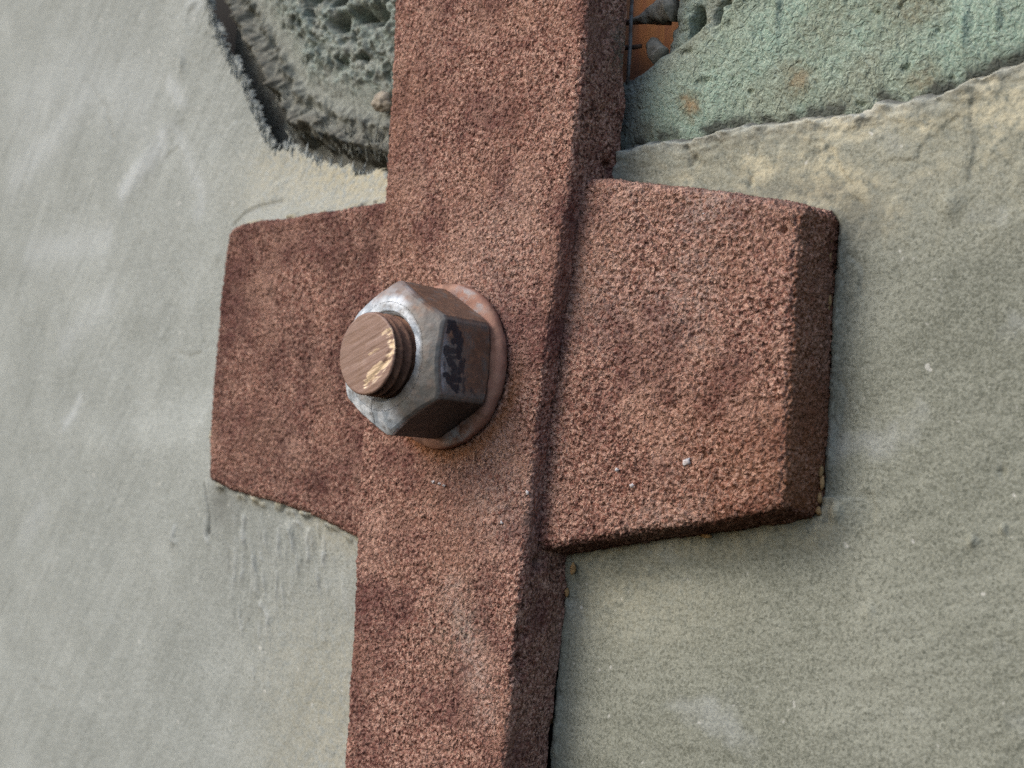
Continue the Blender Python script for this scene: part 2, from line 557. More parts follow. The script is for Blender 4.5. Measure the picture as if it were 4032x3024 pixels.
def build_strap():
    t = np.arange(172, -166, -0.34)
    L = np.interp(t, STRAP_L[::-1, 1], STRAP_L[::-1, 0])
    Rr = np.interp(t, STRAP_R[::-1, 1], STRAP_R[::-1, 0])
    wob = 0.5 * perlin(np.stack([t * 0 + 3, t, t * 0], -1), 22, 4)
    L = L + wob * 0.6; Rr = Rr + wob
    r, depth = 2.0, 22.0
    arc = r * math.pi / 2
    e = np.concatenate([np.linspace(arc + depth, arc + 0.1, 24), np.linspace(arc, 0.3, 9)])
    er = np.concatenate([np.linspace(0.3, arc, 9), np.arange(arc + 0.36, arc + depth, 0.36)])
    core = np.linspace(0, 1, 225)
    rows = []
    for side, ee in ((-1, e), (0, core), (1, er)):
        if side == 0:
            s = L[:, None] + r + (Rr - L - 2 * r)[:, None] * ee[None]
            h = np.full_like(s, H_STRAP)
        else:
            phi = np.minimum(ee / r, math.pi / 2)
            base = (L + r) if side < 0 else (Rr - r)
            s = base[:, None] + side * (r * np.sin(phi))[None]
            h = H_STRAP - r * (1 - np.cos(phi))[None] - np.maximum(ee - arc, 0)[None] * (0.90 - 0.12 * smooth(t, 85, 100) - 0.10 * smooth(-t, 60, 110))[:, None]
        rows.append(np.stack([s, np.broadcast_to(t[:, None], s.shape), h], -1))
    P = np.concatenate(rows, 1)
    N = -grid_normals(P)
    P0 = P.copy()
    g = grains(P0)
    # wrinkles and dark pits along the lower right arris and in the side
    D = g * 0.8
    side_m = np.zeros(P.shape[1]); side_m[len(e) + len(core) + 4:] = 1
    D = np.where(side_m[None] > 0, D * 0.55 + 0.9 * fbm(P0, (6, 9, 6), 3, seed=33), D)
    for (px, py, hh, rad, dep) in [(2112, 2215, 14, 1.8, 4), (2052, 2498, 17, 1.5, 3), (2044, 2590, 18, 1.4, 3),
                                   (2046, 2612, 17, 1.3, 3), (2042, 2652, 17, 1.5, 3), (2085, 2305, 15, 0.9, 2),
                                   (2395, 632, 6, 1.6, 4), (2410, 655, 3, 1.8, 5), (2000, 2830, 18, 1.2, 2.5)]:
        q = U(px, py, hh)
        dd = np.linalg.norm(P0 - q, axis=-1)
        D = D - dep * np.exp(-(dd / rad) ** 2)
    # dimple ring and scuffed band on the lower strap
    q = U(1688, 2275, H_STRAP)
    rr = np.hypot(P0[..., 0] - q[0], P0[..., 1] - q[1])
    D = D - 0.8 * np.exp(-((rr - 2.6) / 0.8) ** 2)
    P = P0 + N * D[..., None]
    pale = np.zeros(P.shape[:2])
    _, db, _ = poly_d(P0[..., 0], P0[..., 1], trace([(1790, 2330), (1830, 2500), (1870, 2620), (1910, 2800)], H_STRAP))
    pale = np.exp(-(db / 5.0) ** 2) * (0.75 + 0.8 * fbm(P0, 9, 3, seed=8)) * 1.0
    q = U(1960, 1960, H_STRAP)
    rr = np.hypot(P0[..., 0] - q[0], P0[..., 1] - q[1])
    pale = np.maximum(pale, 0.55 * np.exp(-(rr / 16) ** 2))
    q = U(1960, 1010, H_STRAP)
    rr = np.hypot((P0[..., 0] - q[0]), P0[..., 1] - q[1])
    pale = np.maximum(pale, 0.45 * np.exp(-(rr / 20) ** 2))
    dark_shade = 0.3 * np.clip(side_m[None] * smooth(-P0[..., 2], 2, 9), 0, 1)
    dn = np.hypot(P0[..., 0] - C_NUT[0], P0[..., 1] - C_NUT[1])
    orange = np.exp(-((dn - 28) / 2.5) ** 2) * smooth(C_NUT[1] - P0[..., 1], -6, 12)
    q = U(2435, 200, 3)
    green = side_m[None] * np.exp(-(np.hypot(P0[..., 1] - q[1], (P0[..., 2] - 2)) / 7) ** 2)
    q = U(1800, 2470, H_STRAP)
    green = np.maximum(green, 0.35 * np.exp(-(np.hypot(P0[..., 0] - q[0], P0[..., 1] - q[1]) / 14) ** 2))
    grid_mesh("strap", P, M_COAT, attrs=dict(pale=np.clip(pale, 0, 1), dark_shade=dark_shade, orange=orange, green=green),
              root=bracket, flip=True)


def resample(pl, n):
    d = np.concatenate([[0], np.cumsum(np.linalg.norm(np.diff(pl[:, :2], axis=0), axis=1))])
    u = np.linspace(0, d[-1], n)
    return np.stack([np.interp(u, d, pl[:, 0]), np.interp(u, d, pl[:, 1])], -1)


def build_plate():
    top = trace([(912, 918), (960, 900), (1100, 884), (1300, 855), (1515, 818)], plate_h)[:, :2]
    top = np.vstack([top, trace([(2331, 728), (2515, 748), (2800, 782), (3040, 824), (3118, 844)], plate_h)[:, :2]])
    bot = trace([(832, 1868), (900, 1905), (1100, 1958), (1250, 2012), (1402, 2092)], plate_h)[:, :2]
    bot = np.vstack([bot, trace([(2138, 2135), (2486, 2070), (2775, 2030), (2990, 1988), (3054, 1968)], plate_h)[:, :2]])
    lef = trace([(832, 1868), (838, 1650), (858, 1370), (882, 1140), (903, 960), (912, 918)], plate_h)[:, :2]
    rig = trace([(3054, 1968), (3063, 1757), (3078, 1468), (3092, 1179), (3118, 844)], plate_h)[:, :2]
    na, nb = 640, 300
    Ct, Cb = resample(top, na), resample(bot, na)
    # use same s-parameter for top and bottom
    Cl, Cr = resample(lef, nb), resample(rig, nb)
    a = np.linspace(0, 1, na)[None, :, None]; b = np.linspace(0, 1, nb)[:, None, None]
    core = ((1 - b) * Cb[None] + b * Ct[None] + (1 - a) * Cl[:, None] + a * Cr[:, None]
            - ((1 - a) * (1 - b) * Cb[0] + a * (1 - b) * Cb[-1] + (1 - a) * b * Ct[0] + a * b * Ct[-1]))
    r, depth = 2.4, 19.0
    arc = r * math.pi / 2
    ext = np.concatenate([np.linspace(0.3, arc, 10), np.arange(arc + 0.4, arc + depth, 0.4)])
    ne = len(ext)
    ia = np.concatenate([np.zeros(ne, int), np.arange(na), np.full(ne, na - 1)])
    ib = np.concatenate([np.zeros(ne, int), np.arange(nb), np.full(ne, nb - 1)])
    ea = np.concatenate([-ext[::-1], np.zeros(na), ext]); eb = np.concatenate([-ext[::-1], np.zeros(nb), ext])
    base = core[ib][:, ia]
    EA, EB = np.meshgrid(ea, eb)
    e = np.hypot(EA, EB)
    dx, dy = EA / np.maximum(e, 1e-6), EB / np.maximum(e, 1e-6)
    e = np.maximum(np.abs(EA), np.abs(EB))
    phi = np.minimum(e / r, math.pi / 2)
    S = base[..., 0] + dx * r * np.sin(phi); T = base[..., 1] + dy * r * np.sin(phi)
    Hf = np.where(S < 0, H_PLATE - 2.0e-4 * S * S, H_PLATE)
    h = Hf - r * (1 - np.cos(phi)) - np.maximum(e - arc, 0)
    # the bottom and top flanks lean outwards a little
    flare = np.maximum(e - arc, 0)
    T = T + dy * flare * 0.12
    P0 = np.stack([S, T, h], -1)
    nrm = np.stack([dx * np.sin(phi), dy * np.sin(phi), np.cos(phi)], -1)
    N = nrm / np.linalg.norm(nrm, axis=-1, keepdims=True)
    # weld fillet towards the strap
    sR = np.interp(T.ravel(), STRAP_R[::-1, 1], STRAP_R[::-1, 0]).reshape(T.shape)
    fil = np.exp(-np.abs(S - sR) / 1.6) * 1.2
    rough_r = smooth(S, 20, 60)
    D = grains(P0) * (0.85 + 0.25 * rough_r) + fil * (e < 0.1)
    D += 0.7 * fbm(P0, 18, 2, seed=90)
    for (px, py, rad, dep) in [(3085, 905, 1.0, 1.5), (3072, 912, 0.8, 1.2), (2800, 1170, 7, 0.7), (2560, 1000, 6, 0.5)]:
        q = U(px, py, H_PLATE)
        D -= dep * np.exp(-((S - q[0]) ** 2 + (T - q[1]) ** 2) / rad ** 2)
    P = P0 + N * D[..., None]
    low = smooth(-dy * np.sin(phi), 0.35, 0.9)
    dark_shade = low * smooth(S, 10, 40) * 0.9  # shade painted into the colour of the right arm's underside
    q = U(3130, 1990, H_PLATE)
    dark_shade = np.maximum(dark_shade, 0.9 * np.exp(-(np.hypot(S - q[0], T - q[1]) / 8) ** 2))
    dark_shade = np.maximum(dark_shade, 0.15 * smooth(dx * np.sin(phi), 0.5, 1) * smooth(-h, -2, 4))  # right flank slightly darker towards its foot
    pale = np.zeros(S.shape)
    for (px, py, rad, am) in [(2770, 830, 10, 0.9), (2830, 800, 8, 0.7), (2330, 1150, 18, 0.5), (2900, 820, 14, 0.35),
                              (2500, 850, 16, 0.35), (2690, 1250, 16, 0.3)]:
        q = U(px, py, H_PLATE)
        pale = np.maximum(pale, am * np.exp(-((S - q[0]) ** 2 + (T - q[1]) ** 2) / rad ** 2))
    orange = 0.35 * smooth(S, 40, 100) * smooth(-T, -20, 30) + 0.55 * smooth(dx * np.sin(phi), 0.5, 1)
    dark_shade = np.maximum(dark_shade, 0.60 * smooth(-S, 30, 60) * (0.75 + 1.6 * fbm(P0, 22, 3, seed=93)))  # left arm toned a darker, patchy maroon
    dark_shade = np.clip(dark_shade, 0, 1)
    pale = np.maximum(pale, 0.6 * smooth(S, 30, 45) * smooth(-S, -100, -80) * smooth(fbm(P0, 26, 3, seed=94), -0.05, 0.4))
    grid_mesh("cross_plate", P, M_COAT, attrs=dict(pale=pale, dark_shade=dark_shade, orange=orange, green=S * 0), root=bracket)


build_strap()
build_plate()


def lump(name, c, rx, ry, rz, mat, seed, root, sub=2, rough=0.35, n=(0, 0, 1)):
    """small irregular crumb at wall point c"""
    import bmesh
    bm = bmesh.new()
    bmesh.ops.create_icosphere(bm, subdivisions=sub, radius=1)
    V = np.array([v.co[:] for v in bm.verts]); F = np.array([[v.index for v in f.verts] for f in bm.faces])
    bm.free()
    V = V * (1 + rough * 1.6 * perlin(V, 0.9, seed) + rough * perlin(V, 0.4, seed + 1))[:, None]
    V = V * np.array([rx, ry, rz]) + np.array(c)
    F = F[:, [0, 1, 2]]
    return make_mesh(name, V, F, mat, None, root)


for i, (px, py, h, r) in enumerate([(2698, 1819, 14.4, 1.25), (2424, 1850, 14.2, 0.7), (2485, 1912, 14.2, 0.8), (2770, 842, 14.3, 0.5),
                                    (2072, 1940, 21.7, 0.7), (1700, 1898, 21.8, 0.6), (1726, 1905, 21.8, 0.5), (1745, 1912, 21.8, 0.5),
                                    (1970, 2058, 21.7, 0.6)]):
    q = U(px, py, h)
    lump("paint_fleck", q - np.array([0, 0, 0.55]), r * 0.95, r * 0.85, 0.5, M_FLECK, 10 + i, bracket, sub=2, rough=0.8)

# ------------------------------------------------------------------ bolt: washer, nut, shank
bolt = thing("threaded_bolt", "rusty threaded bolt with weathered hexagon nut at the centre of the bracket", "bolt",
             [C_NUT[0], C_NUT[1], H_STRAP])
cx, cy = C_NUT[0], C_NUT[1]
HW = H_STRAP + 0.2                                # washer underside
TW = 4.2
HN = HW + TW + 0.15                               # nut underside
NH = 24.5                                         # nut height
RC, RB = 24.0, 12.6                               # corner radius, bolt radius
PITCH = 3.6


def polar(rz, n, rfun=None):
    """revolve profile rz [(r,h)...]; rfun may shape the radius by angle"""
    ph = np.linspace(0, 2 * math.pi, n, endpoint=False)
    rz = np.array(rz)
    Rr = np.broadcast_to(rz[:, :1], (len(rz), n)).copy(); Hh = np.broadcast_to(rz[:, 1:2], (len(rz), n)).copy()
    return ph, Rr, Hh


def dense(pts, step):
    out = []
    for a, b in zip(pts[:-1], pts[1:]):
        k = max(1, int(math.hypot(b[0] - a[0], b[1] - a[1]) / step))
        for i in range(k):
            out.append((a[0] + (b[0] - a[0]) * i / k, a[1] + (b[1] - a[1]) * i / k))
    out.append(pts[-1])
    return out


def build_washer():
    off = (-1.5, -0.2)
    pr = dense([(14.5, 0.0), (25.3, 0.0), (26.1, 0.8), (26.3, 2.0), (25.9, 3.3), (24.8, 4.0), (23, TW), (14.5, TW)], 0.5)
    ph, Rr, Hh = polar(pr, 300)
    P = np.stack([cx + off[0] + Rr * np.cos(ph), cy + off[1] + Rr * np.sin(ph), HW + Hh], -1)
    P += 0.34 * np.stack([fbm(P, 5, 4, seed=i) for i in (1, 2, 3)], -1)
    z = smooth(np.abs(((ph - R(60) + math.pi) % (2 * math.pi)) - math.pi), R(28), R(5))
    z = np.maximum(z, smooth(np.abs(((ph - R(-65) + math.pi) % (2 * math.pi)) - math.pi), R(20), R(5)))
    zinc = np.broadcast_to(z, Rr.shape) * smooth(Hh, 2.5, 4)
    grid_mesh("washer", P, M_WASH, attrs=dict(zinc=zinc), root=bolt, closed=True, flip=False)


def build_nut():
    n = 720
    ROT = R(0.0)
    ph = np.linspace(0, 2 * math.pi, n, endpoint=False)
    a = ((ph - ROT + R(30)) % R(60)) - R(30)            # angle from the middle of a face (faces at 0, 60 ...)
    AF = RC * math.cos(R(30))
    Rh = AF / np.cos(a)
    Rh = np.minimum(Rh, RC - 0.5 + 0.25 * (1 - (np.abs(a) / R(30))))   # worn corners
    rt = 17.4                                              # flat top circle
    tan = math.tan(R(34))
    htop = lambda r: NH - 0.5 * ((r - rt) + np.sqrt((r - rt) ** 2 + 2.2 ** 2)) * tan
    hs = htop(Rh)
    hb = np.maximum(Rh - AF - 0.4, 0) * 0.5
    rows = []
    rows.append((np.full(n, RB - 0.6), np.zeros(n)))
    rows.append((np.full(n, AF - 0.5), np.zeros(n)))
    k1 = 76
    for u in np.linspace(0, 1, k1):
        edge = 0.35
        inset = 0.35 * (np.maximum(0, 1 - u * NH / edge) ** 2 + np.maximum(0, 1 - (1 - u) * NH / 0.8) ** 2 * 1.2)
        rows.append((Rh - inset, hb + (hs - hb) * u))
    for u in np.linspace(0.04, 1, 20):
        r = (Rh - 0.4) + (rt - 0.6 - Rh) * u
        rows.append((r, htop(r)))
    for u in np.linspace(0.06, 1, 22):
        r = rt - 0.6 + (RB + 0.5 - rt + 0.6) * u
        rows.append((np.full(n, r), htop(np.full(n, r)) - 0.9 * smooth(np.array(u), 0.75, 1.0)))
    rows.append((np.full(n, RB - 0.6), np.full(n, NH - 5.0)))
    Rr = np.array([r for r, _ in rows]); Hh = np.array([h for _, h in rows])
    P = np.stack([cx + Rr * np.cos(ph), cy + Rr * np.sin(ph), HN + Hh], -1)
    nrm = np.stack([np.broadcast_to(np.cos(ph), Rr.shape), np.broadcast_to(np.sin(ph), Rr.shape), Rr * 0], -1)
    D = 0.26 * fbm(P, 5, 4, seed=21)
    P0 = P.copy()
    front = smooth(Hh, NH - 7.5, NH - 3.0) * (Rr <= Rh + 1)
    front2 = (np.arange(len(Rr)) >= 2 + k1 - 6)[:, None] * np.ones(n)
    P = P + nrm * D[..., None]
    P[..., 2] += front2 * (0.45 * fbm(P0, 6, 4, seed=22))
    # tool dents on the rim
    for ang, rad in ((-100, 1.1), (-118, 0.7), (-104, 0.6)):
        q = np.array([cx + 21.5 * math.cos(R(ang)), cy + 21.5 * math.sin(R(ang)), HN + NH - 1])
        P[..., 2] -= front2 * 0.9 * np.exp(-(np.linalg.norm(P0 - q, axis=-1) / rad) ** 2)
    # weathering masks, plus painted shade in the scale mask
    deg = np.degrees(ph)
    wr = lambda c, w0, w1: smooth(-np.abs(((deg - c + 180) % 360) - 180), -w1, -w0)[None]
    nz = fbm(P0, 7, 4, seed=25)
    zinc = front2 * (0.85 + nz) * np.clip(1.1 * wr(130, 45, 80) + 1.2 * wr(225, 45, 75) * (0.35 + 0.65 * smooth(Rr, 15.5, 18)) + 0.9 * wr(45, 40, 75) * smooth(-Rr, -16.8, -15), 0, 1) \
        * (1 - 0.85 * wr(85, 22, 45) * smooth(Rr, 17.0, 19.5))
    side = 1 - front2
    zinc = np.maximum(zinc, side * 0.45 * smooth(Hh, NH - 8, NH - 4) * wr(0, 22, 30) * (0.6 + nz))
    rust = np.clip(side * (0.25 + 0.95 * wr(60, 24, 34) + 0.95 * wr(0, 20, 30) * np.clip(smooth(P0[..., 1] - cy, 2, 9) + smooth(Hh, 16, 6) * 0.8, 0, 1))
                   + front2 * 1.0 * wr(80, 25, 50) * smooth(Rr, 16.5, 19) + front2 * 0.25, 0, 1)
    scale = side * wr(-60, 27, 31) * (1.0 + 0.4 * nz) + 0.5 * side * wr(0, 26, 30) * smooth(P0[..., 1] - cy, -9.5, -12)  # downward face and lower edge darkened: shade put into the colour
    # faded painted marks on the right hand face; x = height above the washer, y = up
    X, Y = Hh, P0[..., 1] - cy
    onf = side * wr(0, 27, 30)
    blot = 0.6 * perlin(P0, 1.5, 31) + 0.6 * perlin(P0, 0.8, 32)
    ink = np.zeros(Rr.shape)

    def stroke(pts, w, am=1.0):
        nonlocal ink
        _, d, _ = poly_d(X + 0.5 * perlin(P0, 2.0, 35), Y + 0.5 * perlin(P0, 2.0, 36), np.array(pts))
        ink = np.maximum(ink, am * smooth(-(d + blot * 1.2), -w * 1.55, -w * 1.55 + 0.4))
    f = lambda zx, zy: ((1016 - zx) / 765 * 18.2 + 0.4, (860 - zy) / 1220 * 24.0)   # from the face seen in the photograph
    for pts, w, am in [
        ([f(300, 330), f(380, 430), f(440, 520), f(470, 600)], 1.15, 1.0),
        ([f(300, 320), f(268, 400), f(262, 470)], 0.75, 1.0),
        ([f(370, 600), f(480, 610)], 0.8, 1.0),
        ([f(250, 720), f(260, 800)], 0.7, 0.9), ([f(270, 750), f(400, 770), f(470, 740)], 0.75, 0.9),
        ([f(460, 720), f(470, 820)], 0.9, 1.0), ([f(300, 840), f(500, 850)], 0.6, 0.85),
        ([f(320, 900), f(400, 1000), f(480, 1040)], 0.9, 0.95), ([f(240, 960), f(250, 1080)], 0.5, 0.7),
        ([f(520, 900), f(510, 1000)], 0.8, 0.95), ([f(400, 1000), f(400, 1100)], 0.8, 0.9),
        ([f(270, 1110), f(330, 1200), f(420, 1290)], 0.9, 1.0), ([f(360, 1180), f(490, 1170)], 1.0, 1.0),
        ([f(420, 1290), f(470, 1300)], 0.9, 1.0),
        ([f(570, 850), f(565, 1060)], 0.4, 0.9), ([f(590, 1150), f(600, 1340)], 0.5, 0.7), ([f(740, 1300), f(800, 1360)], 0.6, 0.6),
    ]:
        stroke(pts, w, am)
    ink = ink * onf
    # hairline crack on the front ring
    _, dcr, _ = poly_d(P0[..., 0] - cx, P0[..., 1] - cy, np.array([(-3.6, -13), (-4.3, -16), (-3.9, -18.2), (-5.2, -21.5)]))
    ink = np.maximum(ink, front2 * 0.8 * smooth(-dcr, -0.28, -0.1))
    grid_mesh("nut", P, M_NUT, attrs=dict(zinc=np.clip(zinc * 1.25, 0, 1), rust=rust, scale=np.clip(scale, 0, 1), ink=ink),
              root=bolt, closed=True, flip=False)


def build_shank():
    top = HN + NH + 6.9
    n = 300
    ph = np.linspace(0, 2 * math.pi, n, endpoint=False)
    z = np.linspace(HN + NH - 8, top - 0.35, 120)[:, None]
    w = ((z / PITCH - ph[None] / (2 * math.pi)) % 1.0)
    tri = np.abs(w - 0.5) * 2                             # 1 at crest
    th = np.clip(tri * 1.35 - 0.12, 0, 1)
    r = RB - 2.1 * (1 - th)
    fade = smooth(z, top - 0.4, top - 1.6)
    r = r * fade + (RB - 0.25) * (1 - fade) * 1.0
    r = np.minimum(r, RB)
    P = np.stack([cx + r * np.cos(ph), cy + r * np.sin(ph), np.broadcast_to(z, r.shape)], -1)
    P += 0.16 * np.stack([fbm(P, 3, 3, seed=i) for i in (41, 42, 43)], -1)
    sh = grid_mesh("shank", P, M_SHANK, root=bolt, closed=True)
    # sawn end, very slightly domed, saw lines slant up to the right
    rr = np.concatenate([np.linspace(0.01, RB - 0.9, 70), RB - 0.9 + 0.75 * np.sin(np.linspace(0.1, math.pi / 2, 9))])
    hh = np.concatenate([np.zeros(70), -0.75 * (1 - np.cos(np.linspace(0.1, math.pi / 2, 9)))])
    X = rr[:, None] * np.cos(ph); Y = rr[:, None] * np.sin(ph)
    ca, sa = math.cos(R(22)), math.sin(R(22))
    A, B = X * ca + Y * sa, -X * sa + Y * ca
    Q = np.stack([A, B, A * 0], -1)
    saw = 0.7 * perlin(Q, (14, 1.1, 5), 51) + 0.45 * perlin(Q, (7, 0.5, 5), 52) + 0.9 * perlin(Q, (22, 3.2, 5), 53) + 0.4 * perlin(Q, 3.0, 54)
    Pz = top + hh[:, None] + 0.15 * saw
    lip = poly_d(X, Y, np.array([(9.6, 6.0), (11.0, 1.5), (10.0, -2), (7, -5.0), (4, -7.3), (1, -9.3)]))[1]
    bare = smooth(-(lip + 1.8 * perlin(Q, (2.6, 0.8, 3), 55)), -1.7, -0.8) * smooth(fbm(Q, (5, 1.2, 3), 3, seed=57), -0.15, 0.15)
    bare = np.maximum(bare, 0.8 * smooth(saw, 0.75, 0.95) * smooth(fbm(Q, 8, 2, seed=59), 0.0, 0.25))
    for pts, w in [([(1.0, -0.4), (3, 0.5), (5.5, 1.4)], 0.12), ([(2.0, -6.6), (4.2, -5.0), (6.8, -3.6)], 1.1), ([(6.5, 5.6), (8.4, 6.7)], 0.3)]:
        ds = poly_d(X, Y, np.array(pts))[1]
        bare = np.maximum(bare, 0.75 * smooth(-(ds + 0.7 * perlin(Q, (2.2, 0.7, 3), 56)), -w - 0.3, -w + 0.2))
    Pz = Pz - 0.35 * smooth(-lip, -1.6, -0.3)
    E = np.stack([cx + X, cy + Y, Pz], -1)
    E[-1] = P[-1]
    fo = grid_mesh("end_face", E, M_END, attrs=dict(saw=np.clip(saw * 0.6 + 0.5, 0, 1), bare=bare), closed=True)
    fo.data.transform(Matrix.Translation(-bolt.location))
    fo.parent = sh


build_washer()
build_nut()
build_shank()

# ------------------------------------------------------------------ left plaster panel
PLATE_OUT = trace([(832, 1868), (838, 1650), (858, 1370), (882, 1140), (903, 960), (930, 912), (1100, 884), (1300, 855), (1515, 818),
                   (1700, 800), (1700, 2120), (1402, 2092), (1250, 2012), (1100, 1958), (900, 1905), (832, 1868)], plate_h)


def crack(S, T, pts, w, depth, lip=0.0, h=None, wob=1.0, seed=0):
    """groove along a traced line, with one side standing proud by lip"""
    P = np.stack([S, T, S * 0], -1)
    Sw = S + wob * fbm(P, 6, 3, seed=seed); Tw = T + wob * fbm(P, 6, 3, seed=seed + 40)
    sg, d, arc = poly_d(Sw, Tw, trace(pts, h))
    L = arc.max()
    ends = smooth(arc, 0, L * 0.12) * smooth(-arc, -L, -L * 0.88)
    return ends * (-0.8 * depth * np.exp(-(d / w) ** 2) + 0.42 * lip * np.exp(-np.abs(d) / (w * 4)) * np.tanh(sg / 0.5)), ends * np.exp(-(d / (w * 1.3)) ** 2)


def build_left():
    s = graded(-520, -30, 0.56, 1.5, -30)
    t = np.arange(-235, 235, 0.66)
    S, T = np.meshgrid(s, t)
    h = wall_h(S)
    P2 = np.stack([S, T, S * 0], -1)
    sg, d, arc = poly_d(S, T, LEFT_EDGE)                    # line runs down to the right: panel lies right of travel (negative)
    dist = -sg                                              # >0 inside the panel
    teeth = 3.2 * (np.abs(perlin(np.stack([arc, d * 0.2, d * 0], -1), (3.4, 4, 1), 3)) - 0.2) + 1.4 * perlin(np.stack([arc, d * 0.2, d * 0], -1), (1.5, 4, 1), 4) + 3.0 * fbm(np.stack([arc, d * 0.3, d * 0], -1), (6, 9, 1), 3, seed=6) + 5.0 * perlin(np.stack([arc, arc * 0, arc * 0], -1), 12, 8)
    dist2 = dist + teeth
    # broad shape
    h = h + 2.2 * fbm(P2, 90, 3, seed=11) + 0.55 * fbm(P2, 26, 3, seed=14)
    # trowel marks, slanting up to the right
    ca, sa = math.cos(R(52)), math.sin(R(52))
    Q = np.stack([S * ca + T * sa, -S * sa + T * ca, S * 0], -1)
    h = h + 0.45 * fbm(Q, (60, 8, 5), 3, seed=17) + 0.10 * perlin(Q, (30, 2.5, 5), 19)
    # fine grain
    h = h + 0.16 * fbm(P2, 2.6, 3, seed=23) + 0.07 * perlin(P2, 1.2, 24)
    # swelling towards the plate and the lip
    sp, dp, _ = poly_d(S, T, PLATE_OUT)
    inside = in_poly(S, T, PLATE_OUT)
    dp = np.where(inside, 0, dp)
    h = h + 2.0 * np.exp(-np.clip(dist2, 0, 200) / 14.0)
    ph_ = np.where(S < 0, H_PLATE - 2.0e-4 * S * S, H_PLATE) - 2.2
    wsw = np.exp(-(dp / (15.0 + 40.0 * smooth(-T, 0, 30)))) * 0.97
    cov = smooth(fbm(P2, 9, 3, seed=171), -0.12, 0.22) * (S < -62)
    h = h * (1 - wsw) + (ph_ + 0.5 * fbm(P2, 12, 3, seed=15)) * wsw
    h = h + 3.0 * cov * np.exp(-((dp - 3.4) / 1.7) ** 2) * (0.8 + 1.0 * fbm(P2, 4, 3, seed=173))
    # gap right at the plate
    topbot = np.maximum(smooth(T, 46, 52), smooth(-T, 30, 36))
    h = h - 4.0 * (1 - cov) * np.exp(-(dp / 0.9) ** 2) * (0.25 + 0.75 * topbot * smooth(perlin(P2, 9, 77), -0.2, 0.35))
    gr = np.zeros(S.shape)
    for pts, w, de, lip, wob, sd, gm in [
        ([(885, 1895), (899, 2000), (902, 2030), (893, 2085), (884, 2125)], 0.9, 2.2, 1.3, 0.8, 1, 1.0),
        ([(925, 905), (1000, 852), (1090, 822), (1180, 800)], 0.9, 1.4, -0.9, 1.0, 2, 0.5),
        ([(712, 1925), (710, 1990), (718, 2060)], 1.1, 0.4, 0.5, 1.2, 3, 0.0),
        ([(950, 470), (895, 510), (872, 560), (862, 630), (840, 700)], 1.3, 0.2, 1.1, 1.6, 4, 0.0),
        ([(415, 380), (428, 470), (455, 570)], 1.3, 0.8, 0.5, 1.5, 5, 0.15),
        ([(340, 300), (370, 360), (420, 430)], 1.2, 0.3, 0.5, 1.5, 6, 0.0),
        ([(1200, 690), (1150, 710), (1090, 760), (1060, 810)], 1.2, 0.0, 1.0, 2.0, 7, 0.0),
        ([(700, 1060), (730, 1130), (735, 1190)], 1.4, 0.2, 0.8, 1.5, 8, 0.0),
        ([(690, 1370), (740, 1395), (800, 1385), (810, 1300)], 1.3, 0.1, 0.7, 1.5, 9, 0.0),
        ([(690, 1400), (685, 1480), (700, 1530)], 1.3, 0.1, 0.7, 1.5, 10, 0.0),
        ([(810, 1200), (806, 1300), (820, 1390)], 1.1, 0.5, 0.3, 1.0, 12, 0.1),
        ([(760, 150), (745, 90), (765, 20)], 1.3, 0.3, 0.9, 1.4, 13, 0.0),
        ([(640, 620), (700, 570), (730, 640)], 1.5, 0.0, 0.6, 1.4, 14, 0.0),
        ([(120, 2650), (160, 2700), (230, 2720)], 1.3, 0.1, 0.5, 1.4, 15, 0.0),
        ([(300, 1480), (230, 1580), (190, 1700)], 1.5, -0.3, 0.2, 1.4, 16, 0.0),
    ]:
        dh, m = crack(S, T, pts, w, de, lip, wob=wob, seed=100 + sd)
        h = h + dh; gr = np.maximum(gr, m * gm)
    # runs of wrinkled plaster under the plate
    runs = np.zeros(S.shape)
    for (px, py, rx, ry, am) in [(1180, 2200, 42, 22, 1.0), (1060, 2330, 26, 26, 0.8), (1020, 2500, 16, 24, 0.7), (1300, 2150, 20, 18, 0.9)]:
        q = U(px, py)
        m = np.exp(-((S - q[0]) / rx) ** 2 - ((T - q[1]) / ry) ** 2)
        rid = perlin(np.stack([S + 0.15 * T, T, S * 0], -1), (4.2, 17, 4), 61) + 0.6 * perlin(P2, (2.2, 9, 4), 62)
        runs = np.maximum(runs, am * m * smooth(rid, 0.15, 0.6))
        h = h + am * m * (1.5 * np.maximum(rid, 0) ** 1.3 - 0.15 * np.maximum(-rid, 0))
    for pts, am in [([(1045, 2040), (1032, 2150), (1004, 2290)], 1.0), ([(1100, 2050), (1090, 2200)], 0.7), ([(1245, 2058), (1262, 2062), (1300, 2088)], 1.2),
                    ([(1292, 2105), (1284, 2200)], 1.0), ([(1362, 2120), (1338, 2230)], 1.0), ([(1185, 2060), (1160, 2190)], 0.7),
                    ([(1000, 2130), (985, 2230), (955, 2345)], 0.9), ([(1075, 2380), (1100, 2430), (1090, 2500)], 0.8), ([(1210, 2240), (1200, 2330)], 0.5),
                    ([(1000, 1990), (1010, 2060)], 0.5), ([(1320, 2240), (1315, 2330)], 0.5), ([(1150, 2260), (1130, 2400)], 0.5), ([(1060, 2200), (1040, 2330)], 0.8),
                    ([(880, 2060), (872, 2110), (880, 2140)], 1.1), ([(740, 2080), (730, 2120), (745, 2140)], 0.8)]:
        _, dd, aa = poly_d(S + 1.2 * fbm(P2, 5, 3, seed=65), T + 1.2 * fbm(P2, 5, 3, seed=66), trace(pts))
        rr = np.exp(-(dd / 1.15) ** 2) * (0.55 + 1.1 * perlin(P2, 5, 67))
        h = h + am * 1.1 * np.maximum(rr, 0)
        runs = np.maximum(runs, am * np.maximum(rr, 0))
